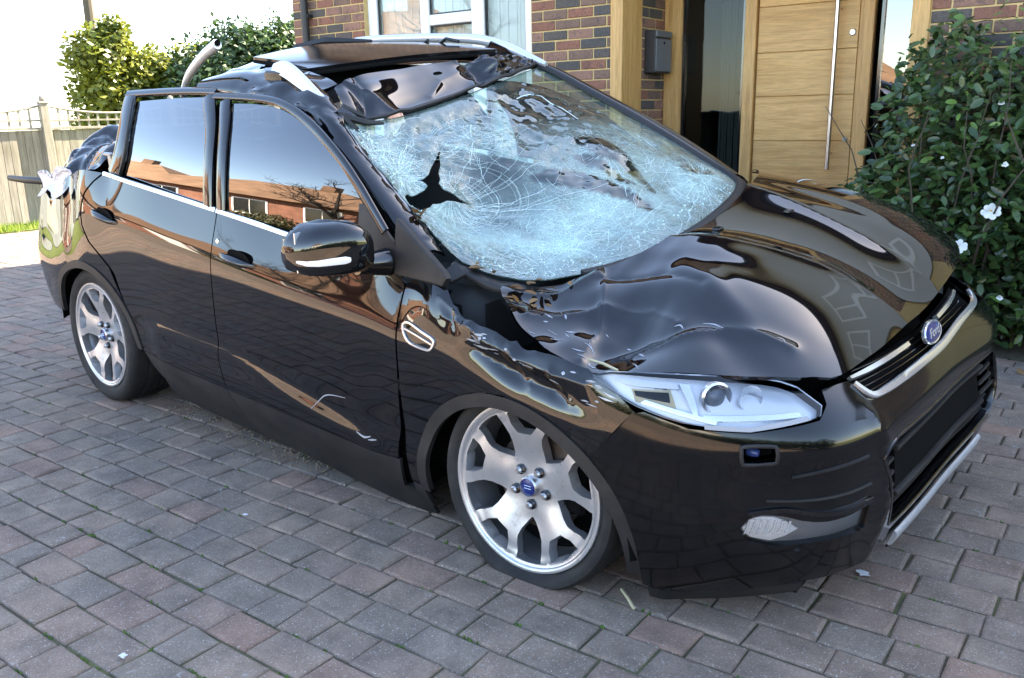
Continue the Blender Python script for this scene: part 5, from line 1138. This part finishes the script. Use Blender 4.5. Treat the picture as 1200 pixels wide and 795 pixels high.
# --- door handles
def handle(x0, x1, v, parent):
    P0, P1 = SIDE(x0, v)[0], SIDE(x1, v-.14)[0]; c = (P0+P1)/2; d = (P1-P0)/2
    S = Tens([0, 1, 2, 3], [0, 1, 2, 3, 4], [[tuple(c+d*a*(1-.1*(j in (0, 4)))+np.array((0, -.028*(1-abs(a)**3)*(1-.5*((j-2)/2)**2)-.004, .017*(j-2)/2*(1-.25*abs(a)))) ) for j in range(5)] for a in (-1, -.4, .4, 1)])
    o = part('door_handle', S, catmull([(0, 1), (0, 3), (1, 4), (2, 4), (3, 3), (3, 1), (2, 0), (1, 0)], 3, True), 'black_paint', h=.008, sc=(.07, .008), flange=.012, ref=tuple(c+np.array((0, .3, 0))), parent=parent)
    b = MB(); q = c+d*.15+np.array((0, .002, .014)); V = []; 
    cup = Tens([0, 1, 2], [0, 1, 2], [[tuple(q+d*.62*(i-1)+np.array((0, .004-.004*((i-1)**2+(j-1)**2), .028*(j-1)))) for j in range(3)] for i in range(3)])
    part('handle_cup', cup, catmull([(0, 1), (.3, 1.8), (1, 2), (1.7, 1.8), (2, 1), (1.7, .2), (1, 0), (.3, .2)], 3, True), 'inner_black', h=.01, sc=(.05, .03), flange=0, ref=tuple(c+np.array((0, .3, 0))), off=.006, parent=o)
handle(-.145, .085, 6.50, fdoor); handle(-1.16, -.93, 6.62, rdoor)
b = MB(); p = SIDE(-.17, 6.9)[0]; b.lathe([(0, -.003), (.008, -.003), (.011, 0)], tuple(p), 'Y', 14); b.build('lock', 'chrome', fdoor, f=body)
# --- wing vent badge
vp_ = [(.876, 5.90), (.905, 5.99), (.96, 5.86), (1.018, 5.70), (1.010, 5.45), (.985, 5.37), (.915, 5.42), (.885, 5.62)]
vent = strip('wing_vent', SIDE, vp_, .008, 'chrome', wing, .006, .0, sc=SS, closed=True, n=4); strip('vent_bar', SIDE, [(.884, 5.78), (.95, 5.68), (1.012, 5.56)], .006, 'chrome', vent, .005, .0, sc=SS)
# --- scrapes and flaked paint
def scrape(name, S, pts, w, m, parent, sc): strip(name, S, pts, w, m, parent, .0007, .0006, sc=sc)
RSC = random.Random(9)
for pts, w in (([(.36, 2.35), (.41, 3.0), (.46, 3.28), (.55, 3.40)], .005), ([(.60, 2.1), (.64, 2.0), (.67, 2.1)], .008), ([(.66, 1.95), (.70, 2.05)], .006)): scrape('scratch', SIDE, pts, [w*.4, w, w*.4], 'scuff', fdoor, SS)
for k in range(26):
    x = RSC.uniform(1.12, 1.62); v = RSC.uniform(5.9, 6.9)-.6*sstepf(x, 1.1, 1.6); a = RSC.uniform(-.5, .3); ln = RSC.uniform(.01, .05); scrape('scratch', SIDE, [(x, v), (x+ln*.5, v+a*ln*4), (x+ln, v+a*ln*5)], [.001, RSC.uniform(.003, .012), .001], RSC.choice(['scuff', 'bare_metal']), wing, SS)
for k in range(22):
    x = RSC.uniform(1.25, 1.62); y = RSC.uniform(-.80, -.66); ln = RSC.uniform(.01, .04); a = RSC.uniform(-.8, .8); scrape('scratch', BONNET, [(x, y), (x+ln*.5, y+a*ln*.4), (x+ln, y+a*ln)], [.001, RSC.uniform(.002, .008), .001], 'bare_metal', bonnet, (1, 1))
for (x, y), ln in (((1.73, -.60), .06), ((1.93, -.585), .025), ((1.66, -.63), .03)): scrape('scratch', BONNET, [(x, y), (x+ln*.5, y+.006), (x+ln, y-.004)], [.001, .005, .001], 'bare_metal', bonnet, (1, 1))
# --- roof
RX = [-1.2, -.8, -.4, 0, .25]; RY = [-.56, -.3, 0, .3, .56]
RZ = [[1.56, 1.62, 1.65, 1.66, 1.64], [1.57, 1.63, 1.66, 1.67, 1.65], [1.58, 1.63, 1.66, 1.665, 1.645], [1.555, 1.60, 1.635, 1.645, 1.63], [1.50, 1.57, 1.605, 1.62, 1.60]]
def rwarp(P, U, V):
    P = P.copy(); k = sstep(-P[:, 1], .1, .5)+sstep(P[:, 0], -.1, .2)*.4; P[:, 2] += k*(.012*vnoise(U*6, V*6, 1.1)+.008*vnoise(U*13, V*13, 4.1)); return P
ROOF = Tens(RX, RY, [[(x, y, z) for y, z in zip(RY, r)] for x, r in zip(RX, RZ)], rwarp)
roofp = part('roof', ROOF, [(-.56, -.555), (-.66, -.40), (-.72, -.2), (-.88, 0), (-.98, .25), (-1.15, .55), (.17, .555), (.15, .43), (.12, .30), (-.72, .42), (-.56, -.10), (-.50, -.36), (-.10, -.44), (.10, -.47), (.10, -.555)], h=.025, flange=.012, ref=(0, 0, 1.2), label='torn roof panel')
HD_ = [[(.30, -.62, 1.455), (.345, -.47, 1.440), (.345, -.25, 1.466), (.325, 0, 1.506), (.30, .22, 1.541), (.26, .42, 1.571), (.215, .59, 1.589)],
       [(.285, -.60, 1.485), (.315, -.46, 1.476), (.30, -.24, 1.498), (.285, 0, 1.537), (.27, .22, 1.568), (.235, .42, 1.592), (.19, .585, 1.600)],
       [(.235, -.585, 1.52), (.27, -.46, 1.53), (.24, -.22, 1.545), (.235, 0, 1.575), (.235, .21, 1.598), (.21, .41, 1.610), (.165, .58, 1.610)],
       [(.16, -.565, 1.548), (.21, -.47, 1.578), (.175, -.21, 1.592), (.18, 0, 1.612), (.20, .2, 1.625), (.18, .4, 1.627), (.135, .57, 1.618)]]
def hwarp(P, U, V):
    P = P.copy(); fold = gauss(V, U, 3.55, 1.5, .22, 2.0); fold2 = gauss(V, U, 4.1, 1.6, .25, 2.0); f3 = gauss(V, U, .65, 1.5, .20, 2)
    d = -.030*fold+.020*fold2-.012*f3+.004*vnoise(U*1.4, V*1.7, .4)
    for pts, a in (([(-.2, 1.35), (1.4, 1.05), (3.2, .55)], .012), ([(-.2, .5), (1.2, .75), (3.2, 1.0)], -.010), ([(-.2, 3.1), (1.5, 3.5), (3.2, 3.3)], .014), ([(.4, 4.5), (1.6, 4.2), (3.2, 4.35)], -.014), ([(1.5, 4.1), (2.2, 4.9), (2.6, 5.6)], .012), ([(.6, 2.2), (1.5, 2.6), (1.9, 3.5)], .006)):
        d = d+a*np.exp(-np.hypot(segd(U*.055, V*.2, [(p*.055, q*.2) for p, q in pts]), .003)/.018)
    d = d+.012*sstep(V, 3.2, 4)*vnoise(U*2.6, V*4.1, 3.4); P[:, 2] += d; P[:, 0] += d*.8; return P
HEAD = Tens([0, 1, 2, 3], list(range(7)), HD_, hwarp)
hs = part('roof_front', HEAD, catmull([(0, 0), (0, 2), (0, 4), (0, 6), (1.5, 6), (3, 6), (2.95, 5), (3.0, 4.3), (2.7, 3.6), (3.0, 3.0), (3, 2), (3.05, 1), (2.8, .5), (2.5, .1), (1.2, .0)], 3, True), h=.009, sc=(.055, .2), flange=.006, ref=(0, 0, 1.2), label='roof front edge peeled and folded', holes=[[(1.95, 2.62), (2.12, 2.55), (2.28, 2.60), (2.28, 2.75), (2.1, 2.80), (1.98, 2.74)]])
strip('windscreen_top_seal', HEAD, [(-.05, .6), (-.02, 1.6), (-.06, 2.4), (-.02, 3.2), (-.04, 4.2), (-.02, 5.2), (0, 6)], [.012, .016, .010, .018, .012], 'seal_rubber', hs, .010, -.002, sc=(.055, .2), ref=(0, 0, 1.2))
part('dark_roof_sheet', ROOF, [(-.9, -.2), (-1.05, .5), (.10, .5), (.10, -.5), (-.5, -.5)], 'inner_black', h=.08, off=-.07, flange=0, ref=(0, 0, 1.2))  # black sheet added in place of the shade under the roof opening
gp = Tens([0, 1, 2], [0, 1, 2], [[(-.50, -.42, 1.646), (-.62, 0, 1.690), (-.75, .42, 1.692)], [(-.32, -.425, 1.632), (-.32, 0, 1.680), (-.33, .42, 1.690)], [(-.13, -.42, 1.602), (.03, 0, 1.642), (.12, .41, 1.656)]])
sr = part('sunroof_glass', gp, catmull([(0, .1), (0, 1), (0, 1.9), (.1, 2), (1, 2), (1.9, 2), (2, 1.9), (2, 1), (2, .1), (1.9, 0), (1, 0), (.1, 0)], 2, True), 'gloss_black', h=.03, sc=(.35, .42), flange=.014, ref=(0, 0, 1.2))
strip('sunroof_frame', gp, [(0.02, .02), (1, .0), (1.98, .02)], .03, 'inner_black', sr, .012, -.024, sc=(.35, .42), ref=(0, 0, 1.2)); strip('sunroof_frame', gp, [(1.98, .02), (1.99, 1), (1.98, 1.98)], .035, 'inner_black', sr, .012, -.026, sc=(.35, .42), ref=(0, 0, 1.2))
b = MB(); b.tube([(-.30, .46, 1.675), (-.22, .44, 1.705), (-.12, .42, 1.69)], .008, 6); b.tube([(-.40, .45, 1.68), (-.34, .44, 1.70)], .008, 6); b.tube([(-1.2, .30, 1.675), (-1.0, .36, 1.705), (-.75, .44, 1.70)], [.02, .026, .012], 6); b.build('roof_trim_scrap', 'seal_rubber', car, f=body)
# rails
def rail(name, pts, r, m='rail_silver', flat=1.0):
    pts = catmull(pts, 5); b = MB(); b.tube(pts, r if not isinstance(r, list) else [float(np.interp(i/(len(pts)-1), np.linspace(0, 1, len(r)), r)) for i in range(len(pts))], 12); return smooth_by_angle(b.build(name, m, car, f=body), 60)
rail('roof_rail', [(.26, .585, 1.585), (.17, .59, 1.612), (.05, .60, 1.652), (-.12, .605, 1.692), (-.34, .605, 1.708), (-.7, .60, 1.712), (-1.04, .59, 1.704), (-1.25, .58, 1.66)], [.012, .02, .024, .024, .022, .022, .02, .012])
slab('rail_foot', [(.13, .57, 1.60), (-.10, .57, 1.63), (-.06, .57, 1.69), (.03, .57, 1.66)], -.04, 'gloss_black')
o = rail('roof_rail', [(-.79, -.60, 1.49), (-.74, -.61, 1.54), (-.66, -.62, 1.595), (-.55, -.62, 1.655), (-.44, -.62, 1.698)], [.012, .014, .017, .019, .020]); o['label'] = 'roof rail bent upward'
b = MB(); q = Vector((-.437, -.62, 1.702)); b.lathe([(0, 0), (.013, 0), (.013, .003)], tuple(q), 'X', 10); b.build('rail_end', 'inner_black', o, f=body)
stb = Tens([0, 1, 2, 3], [0, 1, 2], [[(-.10, -.615, 1.600), (-.10, -.60, 1.625), (-.10, -.58, 1.60)], [(.0, -.63, 1.575), (.0, -.61, 1.632), (0, -.58, 1.58)], [(.10, -.635, 1.535), (.10, -.615, 1.585), (.10, -.59, 1.545)], [(.215, -.64, 1.490), (.215, -.62, 1.510), (.215, -.60, 1.495)]])
st_ = part('rail_stub', stb, [(0, 0), (3, 0), (3, 2), (0, 2)], 'rail_silver', h=.012, sc=(.1, .04), flange=.012, ref=(.05, -.4, 1.5), label='broken stump of the right roof rail')
b = MB(); b.box((-.14, -.625, 1.555), (-.02, -.585, 1.60), .008); b.build('rail_foot', 'gloss_black', st_, f=body)
b = MB(); b.tube([(.215, -.64, 1.47), (.29, -.62, 1.45), (.36, -.56, 1.425), (.38, -.5, 1.42)], [.012, .016, .012, .006], 6); b.tube([(.30, -.63, 1.46), (.35, -.60, 1.40), (.42, -.64, 1.36)], [.01, .014, .006], 6); b.tube([(.28, -.60, 1.48), (.33, -.54, 1.44)], [.014, .007], 6); b.build('torn_seal', 'seal_rubber', car, f=body)
# --- left side of the body (mirrored, undamaged)
LSIDE = Tens(_sx, list(range(9)), [[(x, -y, z) for x, y, z in r] for r in _sc]); LGLASS = Tens(_gx, _gz, [[(p[0], -p[1], p[2]+.02) for p in r] for r in GLASS.C])
part('left_wing', LSIDE, [(.848, vz(.848, .315)), (.848, 7.25), (1.05, 8), (1.345, 8), (1.55, 8), (1.70, 6.4), (1.70, 5.5)]+xz(arc(FA, 42, 184, 24)), h=.05, sc=SS)
part('left_front_door', LSIDE, fd_out, h=.05, sc=SS); part('left_rear_door', LSIDE, rd_out, h=.05, sc=SS); part('left_rear_wing', LSIDE, rw_out, h=.05, sc=SS)
part('left_sill', LSIDE, [(-.88, 1.6), (.83, 1.6), (.88, -.4), (-.84, -.4)], 'black_plastic', h=.06, sc=SS, off=-.004)
part('left_glass', LGLASS, rg, 'car_glass', h=.06, flange=0); part('left_glass', LGLASS, fg, 'car_glass', h=.06, flange=0)
part('left_arch_trim', LSIDE, xz(arc(FA, 2, 186, 30)+arc(FA, 186, 2, 30, -.042)), 'black_plastic', h=.04, sc=SS, off=.005); part('left_arch_trim', LSIDE, xz(arc(RA, 6, 168, 30)+arc(RA, 168, 6, 30, -.04)), 'black_plastic', h=.04, sc=SS, off=.005)
lhl = [(12-u, z) for u, z in hl]; part('left_headlamp', BUMP, lhl, 'lens_clear', h=.04, sc=BS, flange=0); part('left_lamp_housing', BUMP, lhl, 'lamp_white', h=.04, sc=BS, off=-.05, flange=-.045)
mirror(1, 'left_mirror')
# --- black backing, wheel houses, floor, cabin
def notch(A): return xz(arc(A, 0, 180, 16, .012))
shell = [(1.70, .6), (1.70, 4.6), (1.50, 5.0), (1.25, 5.2), (1.05, 5.8), (.86, 6.8), (.8, 7.4), (-1.1, 7.8), (-1.3, 6), (-1.7, 5.4), (-2.1, 5.2), (-2.1, 1.5)]+xz(arc(RA, 178, 2, 16, .012))+[(-.88, .2), (.87, .2)]+xz(arc(FA, 178, 2, 16, .012))
part('black_backing', SIDE_CLEAN, shell, 'inner_black', h=.09, sc=SS, off=-.035, flange=0); part('black_backing', LSIDE, shell, 'inner_black', h=.09, sc=SS, off=-.035, flange=0)  # matt black sheets added behind the panels to block light
for A, sg in ((FA, -1), (FA, 1), (RA, -1), (RA, 1)):
    b = MB(); V = []; F = []; n = 20
    for i in range(n+1):
        t = math.radians(4+172*i/n)
        for yy, gr_ in ((.90, -.02), (.86, .012), (.60, .012), (.56, -.3)): V.append((A[0]+(A[2]+gr_)*math.cos(t), sg*yy, A[1]+(A[3]+gr_)*math.sin(t)))
    for i in range(n): F += [(i*4+j, (i+1)*4+j, (i+1)*4+j+1, i*4+j+1) for j in range(3)]
    b.add(V, F); b.build('wheel_house', 'inner_black', car, smooth=True, f=body)
b = MB(); b.box((-2.1, -.60, .26), (2.05, .60, .33)); b.box((-.86, -.80, .262), (.84, .80, .332)); b.box((.92, -.56, .34), (2.0, .56, .72)); b.box((.80, -.78, .34), (.90, .78, .94)); b.box((1.72, -.70, .36), (1.95, .62, .74)); b.box((-2.12, -.62, .33), (-1.0, .62, .74)); b.build('underbody', 'inner_black', car, f=body)
b = MB(); b.box((.62, -.74, .62), (1.02, .74, .96), .05); b.box((.45, -.12, .34), (.95, .12, .82), .04); b.box((.55, -.52, .86), (.80, -.18, 1.0), .05); smooth_by_angle(b.build('dashboard', 'dash', car, f=body), 40)
b = MB(); b.lathe([(.165+.014*math.cos(t*math.pi/4), .014*math.sin(t*math.pi/4)) for t in range(9)], (0, 0, 0), 'X', 32); b.box((-.02, -.05, -.05), (.02, .05, .05), .015); b.box((-.008, -.16, -.015), (.008, .16, .015)); M = Matrix.Translation((.50, -.36, .93))@Matrix.Rotation(math.radians(22), 4, 'Y'); b.V = [tuple(M@Vector(v)) for v in b.V]; smooth_by_angle(b.build('steering_wheel', 'gloss_black', car, f=body), 50)
def seat(x, y, w=.5):
    r = MB(); r.box((x-.25, y-w/2, .40), (x+.27, y+w/2, .58), .06); o = r.build('seat', 'seat_cloth', car, f=body); smooth_by_angle(o, 50)
    r = MB(); r.box((-.07, -w/2, 0), (.07, w/2, .62), .06); r.box((-.045, -.13, .65), (.045, .13, .83), .04); r.tube([(0, -.06, .55), (0, -.06, .7)], .008, 6); r.tube([(0, .06, .55), (0, .06, .7)], .008, 6); M = Matrix.Translation((x-.24, y, .52))@Matrix.Rotation(math.radians(-14), 4, 'Y'); r.V = [tuple(M@Vector(v)) for v in r.V]; smooth_by_angle(r.build('seat_back', 'seat_cloth', o, f=body), 50)
seat(.05, -.38); seat(.05, .38); seat(-.85, -.35, .6); seat(-.85, .35, .6)
# --- crushed tail
def tw(P, U, V):
    P = P.copy(); P[:, 2] += .055*vnoise(U*2.3, V*2.1, .7)+.03*np.abs(vnoise(U*5, V*4.4, 3.3)); P[:, 0] += .05*vnoise(U*3, V*3, 5.5); P[:, 1] += .03*vnoise(U*3.3, V*2.2, 8.5); return P
TL = Tens([0, 1, 2, 3], [0, 1, 2, 3], [[(-1.18, -.78, 1.175), (-1.22, -.42, 1.24), (-1.25, .2, 1.22), (-1.25, .72, 1.24)], [(-1.5, -.80, 1.12), (-1.55, -.45, 1.27), (-1.55, .2, 1.24), (-1.55, .74, 1.24)], [(-1.85, -.78, 1.05), (-1.9, -.46, 1.23), (-1.9, .2, 1.2), (-1.9, .72, 1.2)], [(-2.2, -.66, .98), (-2.25, -.3, 1.02), (-2.25, .2, 1.06), (-2.2, .65, 1.08)]], tw)
part('crushed_tailgate', TL, catmull([(0, 0), (0, 1), (0, 2), (0, 3), (1.5, 3), (3, 3), (3, 2), (3, 1), (3, 0), (1.5, 0)], 3, True), h=.02, sc=(.34, .48), ref=(-1.6, 0, .3), flange=.006, label='crushed and folded tailgate')
RE = Tens([0, 1, 2], [0, 1, 2, 3], [[(-2.16, -.66, .30), (-2.22, -.25, .30), (-2.22, .25, .30), (-2.16, .66, .30)], [(-2.22, -.68, .65), (-2.29, -.25, .65), (-2.29, .25, .65), (-2.22, .68, .65)], [(-2.2, -.66, 1.0), (-2.24, -.25, 1.04), (-2.24, .25, 1.06), (-2.2, .66, 1.08)]], lambda P, U, V: P+np.stack([.03*vnoise(U*4, V*4, 2.)*sstep(U, .8, 2), 0*U, 0*U], 1))
part('rear_panel', RE, [(0, 0), (0, 3), (2, 3), (2, 0)], h=.05, sc=(.35, .44), ref=(-1, 0, .6))
b = MB(); b.tube([(-1.75, -.76, 1.065), (-1.95, -.80, 1.060), (-2.12, -.81, 1.052), (-2.36, -.80, 1.042)], [.02, .019, .018, .015], 10); smooth_by_angle(b.build('broken_strut', 'seal_rubber', car, f=body), 60)
b = MB(); b.box((-1.16, -.80, 1.16), (-1.135, -.775, 1.245), .004); b.box((-1.2, -.80, 1.235), (-1.135, -.78, 1.25), .004); b.build('hinge_bracket', 'bare_metal', car, f=body)
cl = Tens([0, 1, 2, 3, 4], [0, 1, 2, 3], [[(-1.50-.10*i, -.83-.015*math.sin(i*1.3)-.05*(j == 3), 1.135-.012*i-.045*(j-1)*(1 if j > 1 else .4)+.015*math.sin(i*2.1+j)) for j in range(4)] for i in range(5)], lambda P, U, V: P+np.stack([.01*vnoise(U*2, V*2, 1.), -.012*np.abs(vnoise(U*3.1, V*3, 4.)), .012*vnoise(U*2.4, V*2.4, 7.)], 1))
clo = panel('cloth', cl, catmull([(0, .2), (0, 1.5), (.1, 2.6), (1, 2.9), (2, 2.6), (3, 3), (3.8, 2.7), (4, 1.5), (3.9, .3), (3, 0), (2, .2), (1, 0)], 3, True), 'white_cloth', None, h=.012, sc=(.09, .05), flange=.002, ref=(-1.8, 0, .8)); tag(clo, 'crumpled white cloth lying on the crushed tail of the car', 'cloth')
sl = clo.modifiers.new('solid', 'SOLIDIFY'); sl.thickness = .003

# ---------------------------------------------------------------- wheels
def wheel_face():
    """five twin-ended spokes: the face sheet in the wheel plane, pockets and windows cut out"""
    holes = []
    w = [(.097, .0565), (.112, .054), (.140, .053), (.165, .058), (.190, .072), (.212, .087), (.230, .096)]
    for k in range(5):
        a0 = math.radians(93+72*k); a1 = a0+math.radians(72); P = []
        def pt(r, lat, a): 
            al = math.sqrt(max(r*r-lat*lat, 0)); return (al*math.cos(a)-lat*math.sin(a), al*math.sin(a)+lat*math.cos(a))
        P += [pt(r, l, a0) for r, l in w]
        am = (a0+a1)/2; P += [(.232*math.cos(a0+math.asin(.096/.23)+(math.radians(72)-2*math.asin(.096/.23))*i/5), .232*math.sin(a0+math.asin(.096/.23)+(math.radians(72)-2*math.asin(.096/.23))*i/5)) for i in range(1, 5)]
        P += [pt(r, -l, a1) for r, l in w[::-1]]; holes.append(P[::-1])
        holes.append([pt(.166, .024, a0), pt(.166, -.024, a0), pt(.196, -.047, a0), pt(.228, -.058, a0), pt(.232, 0, a0), pt(.228, .058, a0), pt(.196, .047, a0)])
    return holes
def make_wheel():
    """outward is -y; centre at the origin of the rim's outer plane"""
    r = bpy.data.objects.new('wheel', None); COL.objects.link(r)
    def dep(U, V):
        rr = np.hypot(U, V); d = .030-.030*sstep(rr, .05, .20)-.006*sstep(rr, .225, .24); th = np.arctan2(V, U); k = np.cos(5*(th-math.radians(93))); d = d+.010*(1-k)*.5*sstep(rr, .06, .12)*(1-sstep(rr, .2, .235))
        d = d+.006*(np.exp(-((rr-.235)/.006)**2)); return np.stack([U, d, V], 1)
    out = [(.240*math.cos(2*math.pi*k/72), .240*math.sin(2*math.pi*k/72)) for k in range(72)]
    rim = panel('rim', dep, out, 'alloy', r, h=.012, he=.010, holes=wheel_face(), flange=.034, ref=(0, 1, 0), xf=None)
    b = MB(); b.lathe([(.2385, .012), (.243, .0), (.250, -.004), (.2565, -.003), (.258, .006), (.253, .012), (.243, .03), (.236, .06), (.228, .12), (.232, .17), (.25, .19)], n=72); smooth_by_angle(b.build('rim_barrel', 'alloy_shaded', r), 50)  # darker alloy: shade inside the barrel is put into the colour
    b = MB(); b.lathe([(.2405, .008), (.2435, -.0015), (.250, -.0055), (.2568, -.0045), (.2588, .006)], n=72); smooth_by_angle(b.build('rim_lip', 'alloy', r), 50)
    b = MB()
    for k in range(5):
        a = math.radians(93+36+72*k); b = MB(); b.lathe([(0, -.014), (.007, -.014), (.0105, -.010), (.0105, .012)], (.057*math.cos(a), .022, .057*math.sin(a)), n=8); b.build('wheel_nut', 'steel', rim)
        q = MB(); q.lathe([(.0115, .0), (.016, .004), (.017, .02), (.0115, .02)], (.057*math.cos(a), .019, .057*math.sin(a)), n=16); q.build('bolt_seat', 'gloss_black', rim)
    b = MB(); b.lathe([(0, .012), (.024, .012), (.030, .016), (.031, .030)], n=28); smooth_by_angle(b.build('centre_cap', 'badge_blue', rim), 40); b = MB(); b.lathe([(.0255, .0125), (.027, .009), (.031, .013), (.032, .03)], n=28); smooth_by_angle(b.build('cap_ring', 'steel', rim), 40)
    b = MB()
    for s_ in (-1, 1): b.tube([(-.012, .0105, s_*.004), (.012, .0105, s_*.004)], .0012, 4)
    b.build('cap_mark', 'chrome', rim)
    b = MB(); b.lathe([(.06, .075), (.15, .075), (.15, .10), (.06, .10)], n=48); b.lathe([(0, .05), (.075, .05), (.08, .075)], n=32); smooth_by_angle(b.build('brake_disc', 'disc_iron', r), 30)
    b = MB(); b.box((.07, .055, -.07), (.165, .12, .09), .012); b.build('brake_caliper', 'inner_black', r)
    b = MB(); b.lathe([(0, .13), (.225, .13)], n=40); b.build('rim_back', 'inner_black', r)
    return r
def tyre(parent, flat=0., ground=-.335, rs=1.0):
    prof = [(.236, .03), (.252, .008), (.262, .002), (.275, -.006), (.30, -.012), (.322, -.008), (.336, .006), (.342, .022), (.3445, .045)]
    for g0 in (.070, .105, .140, .175): prof += [(.3465, g0-.006), (.3385, g0-.004), (.3385, g0+.004), (.3465, g0+.006)]
    prof += [(.3445, .205), (.342, .222), (.334, .238), (.30, .250), (.262, .238), (.245, .22)]
    prof = [(.258+(r_-.258)*rs if r_ > .258 else r_, y_) for r_, y_ in prof]; b = MB(); b.lathe(prof, n=96); V = np.array([tuple(v) for v in b.V])
    n = len(prof); a = np.arctan2(V[:, 2], V[:, 0])
    edge = (np.abs(V[:, 1]-.06) < .03) | (np.abs(V[:, 1]-.19) < .03)
    sip = (np.repeat(np.arange(96), n) % 2 == 0) & edge & (np.hypot(V[:, 0], V[:, 2]) > .258+.082*rs); V[sip, 0] *= .988; V[sip, 2] *= .988
    if flat:                                                       # squashed under the rim, walls bulging outwards
        low = V[:, 2] < ground+.05; k = np.clip((ground+.05-V[:, 2])/.09, 0, 1); V[:, 1] += np.where(low, k*np.where(V[:, 1] < .115, -.026, .026), 0); V[:, 2] = np.where(V[:, 2] < ground, ground+(V[:, 2]-ground)*.02, V[:, 2])
    else:
        k = np.clip((ground+.02-V[:, 2])/.03, 0, 1); V[:, 1] += k*np.where(V[:, 1] < .115, -.008, .008); V[:, 2] = np.maximum(V[:, 2], ground)
    b.V = [tuple(v) for v in V]; return smooth_by_angle(b.build('tyre', 'tyre_rubber', parent), 40)
w0 = make_wheel(); wheels = []
def place(w, loc, rz, camber, hub, flat):
    w.parent = car; w.location = loc; w.rotation_euler = (camber, 0, rz); tyre(w, flat, ground=-hub, rs=.62 if flat else .9)
def copy_wheel():
    c = w0.copy(); COL.objects.link(c)
    for ch in list(w0.children):
        if ch.name.startswith('tyre'): continue
        d = ch.copy(); COL.objects.link(d); d.parent = c
        for g_ in ch.children: e = g_.copy(); COL.objects.link(e); e.parent = d
    return c
ws_ = [copy_wheel() for _ in range(3)]
place(w0, (1.345, -.893, .277), math.radians(3), math.radians(-2), .277, 1.0)
place(ws_[0], (-1.345, -.893, .335), 0, 0, .335, 0)
place(ws_[1], (1.345, .893, .30), math.pi, 0, .30, 0); place(ws_[2], (-1.345, .893, .335), math.pi, 0, .335, 0)

# ---------------------------------------------------------------- bits lying about
DR_ = random.Random(31)
def dry_leaf(p, ln, group, label):
    V = leaf_at(Vector((0, 0, 0)), Vector((DR_.uniform(-1, 1), DR_.uniform(-1, 1), DR_.uniform(-.2, .3))), Vector((DR_.uniform(-.4, .4), DR_.uniform(-.4, .4), 1)), ln, ln*.6)
    o = mesh('dry_leaf', V, LEAF_F, 'dry_leaf', smooth=True, attr={'tone': [DR_.random()]*len(V)}); o.location = p; tag(o, label, 'leaf', group)
for k in range(30):
    x, y = 1.02+DR_.random()*.26, -.76+DR_.random()*.22; p = BONNET(max(x, 1.10), y)[0] if x > 1.1 else WS(3.97, .3+DR_.random()*.8)[0]
    p = b2w(p+np.array((0, 0, .012))); dry_leaf(tuple(p), DR_.uniform(.018, .045), 'dry leaves in the crushed bonnet corner', 'dry brown leaf caught in the caved-in bonnet corner')
for k in range(9):
    p = b2w(PR(.4+DR_.random()*.5, 3.6)[0]+np.array((0, 0, .012))); dry_leaf(tuple(p), DR_.uniform(.02, .045), 'dry leaves at the pillar foot', 'dry brown leaf lodged at the foot of the windscreen pillar')
for s_, n_ in ((2.2, 2.05), (2.3, 2.2), (1.9, 2.2)): dry_leaf(sn(s_, n_, .02), .06, 'leaves on the soil', 'orange fallen leaf on the soil under the camellia')
def stick(name, label, p0, p1, r, m): b = MB(); b.tube([p0, ((p0[0]+p1[0])/2, (p0[1]+p1[1])/2, (p0[2]+p1[2])/2+.004), p1], r, 6); o = b.build(name, m); tag(o, label, 'stick'); return o
stick('wood_splinter', 'pale splinter of wood on the paving by the bumper', (1.62, -.80, .008), (1.70, -.86, .008), .005, 'straw')
p0, p1 = b2w(BONNET(1.60, -.81)[0]+np.array((0, 0, .012))), b2w(BONNET(1.50, -.80)[0]+np.array((0, 0, .02)))
stick('twig', 'pale dry twig lying on the bonnet edge above the headlamp', tuple(p0), tuple(p1), .004, 'straw')
def splat(name, label, x, y, r, m, n=11):
    P = [(x+r*DR_.uniform(.5, 1.25)*math.cos(2*math.pi*k/n), y+r*.7*DR_.uniform(.4, 1.3)*math.sin(2*math.pi*k/n)) for k in range(n)]; b = MB(); b.prism(P, .006, .0075); o = b.build(name, m); tag(o, label, 'stain')
splat('bird_dropping', 'pale blue white splash on the paving beside the front door of the car', .80, -1.86, .014, 'chalk')
splat('bird_dropping', 'faint round white spot on the paving below the sill', .33, -1.20, .010, 'chalk'); splat('bird_dropping', 'pale streak on the paving in front of the bumper lip', 2.12, -.28, .022, 'chalk'); splat('bird_dropping', 'long chalky mark on a paving block ahead of the fog lamp', 2.33, -.88, .020, 'chalk')
# grit swept under the car
gr_ = MB()
for k in range(600):
    x, y = DR_.uniform(-1.0, .3), -.72+DR_.gauss(0, .06); s_ = DR_.uniform(.001, .0032); gr_.box((x-s_, y-s_, .002), (x+s_, y+s_, .004+s_), 0, DR_.random())
o = gr_.build('leaf_litter', 'grit', attr=False); o['kind'] = 'stuff'; tag(o, 'dry litter and grit lying along the foot of the sill', 'litter')
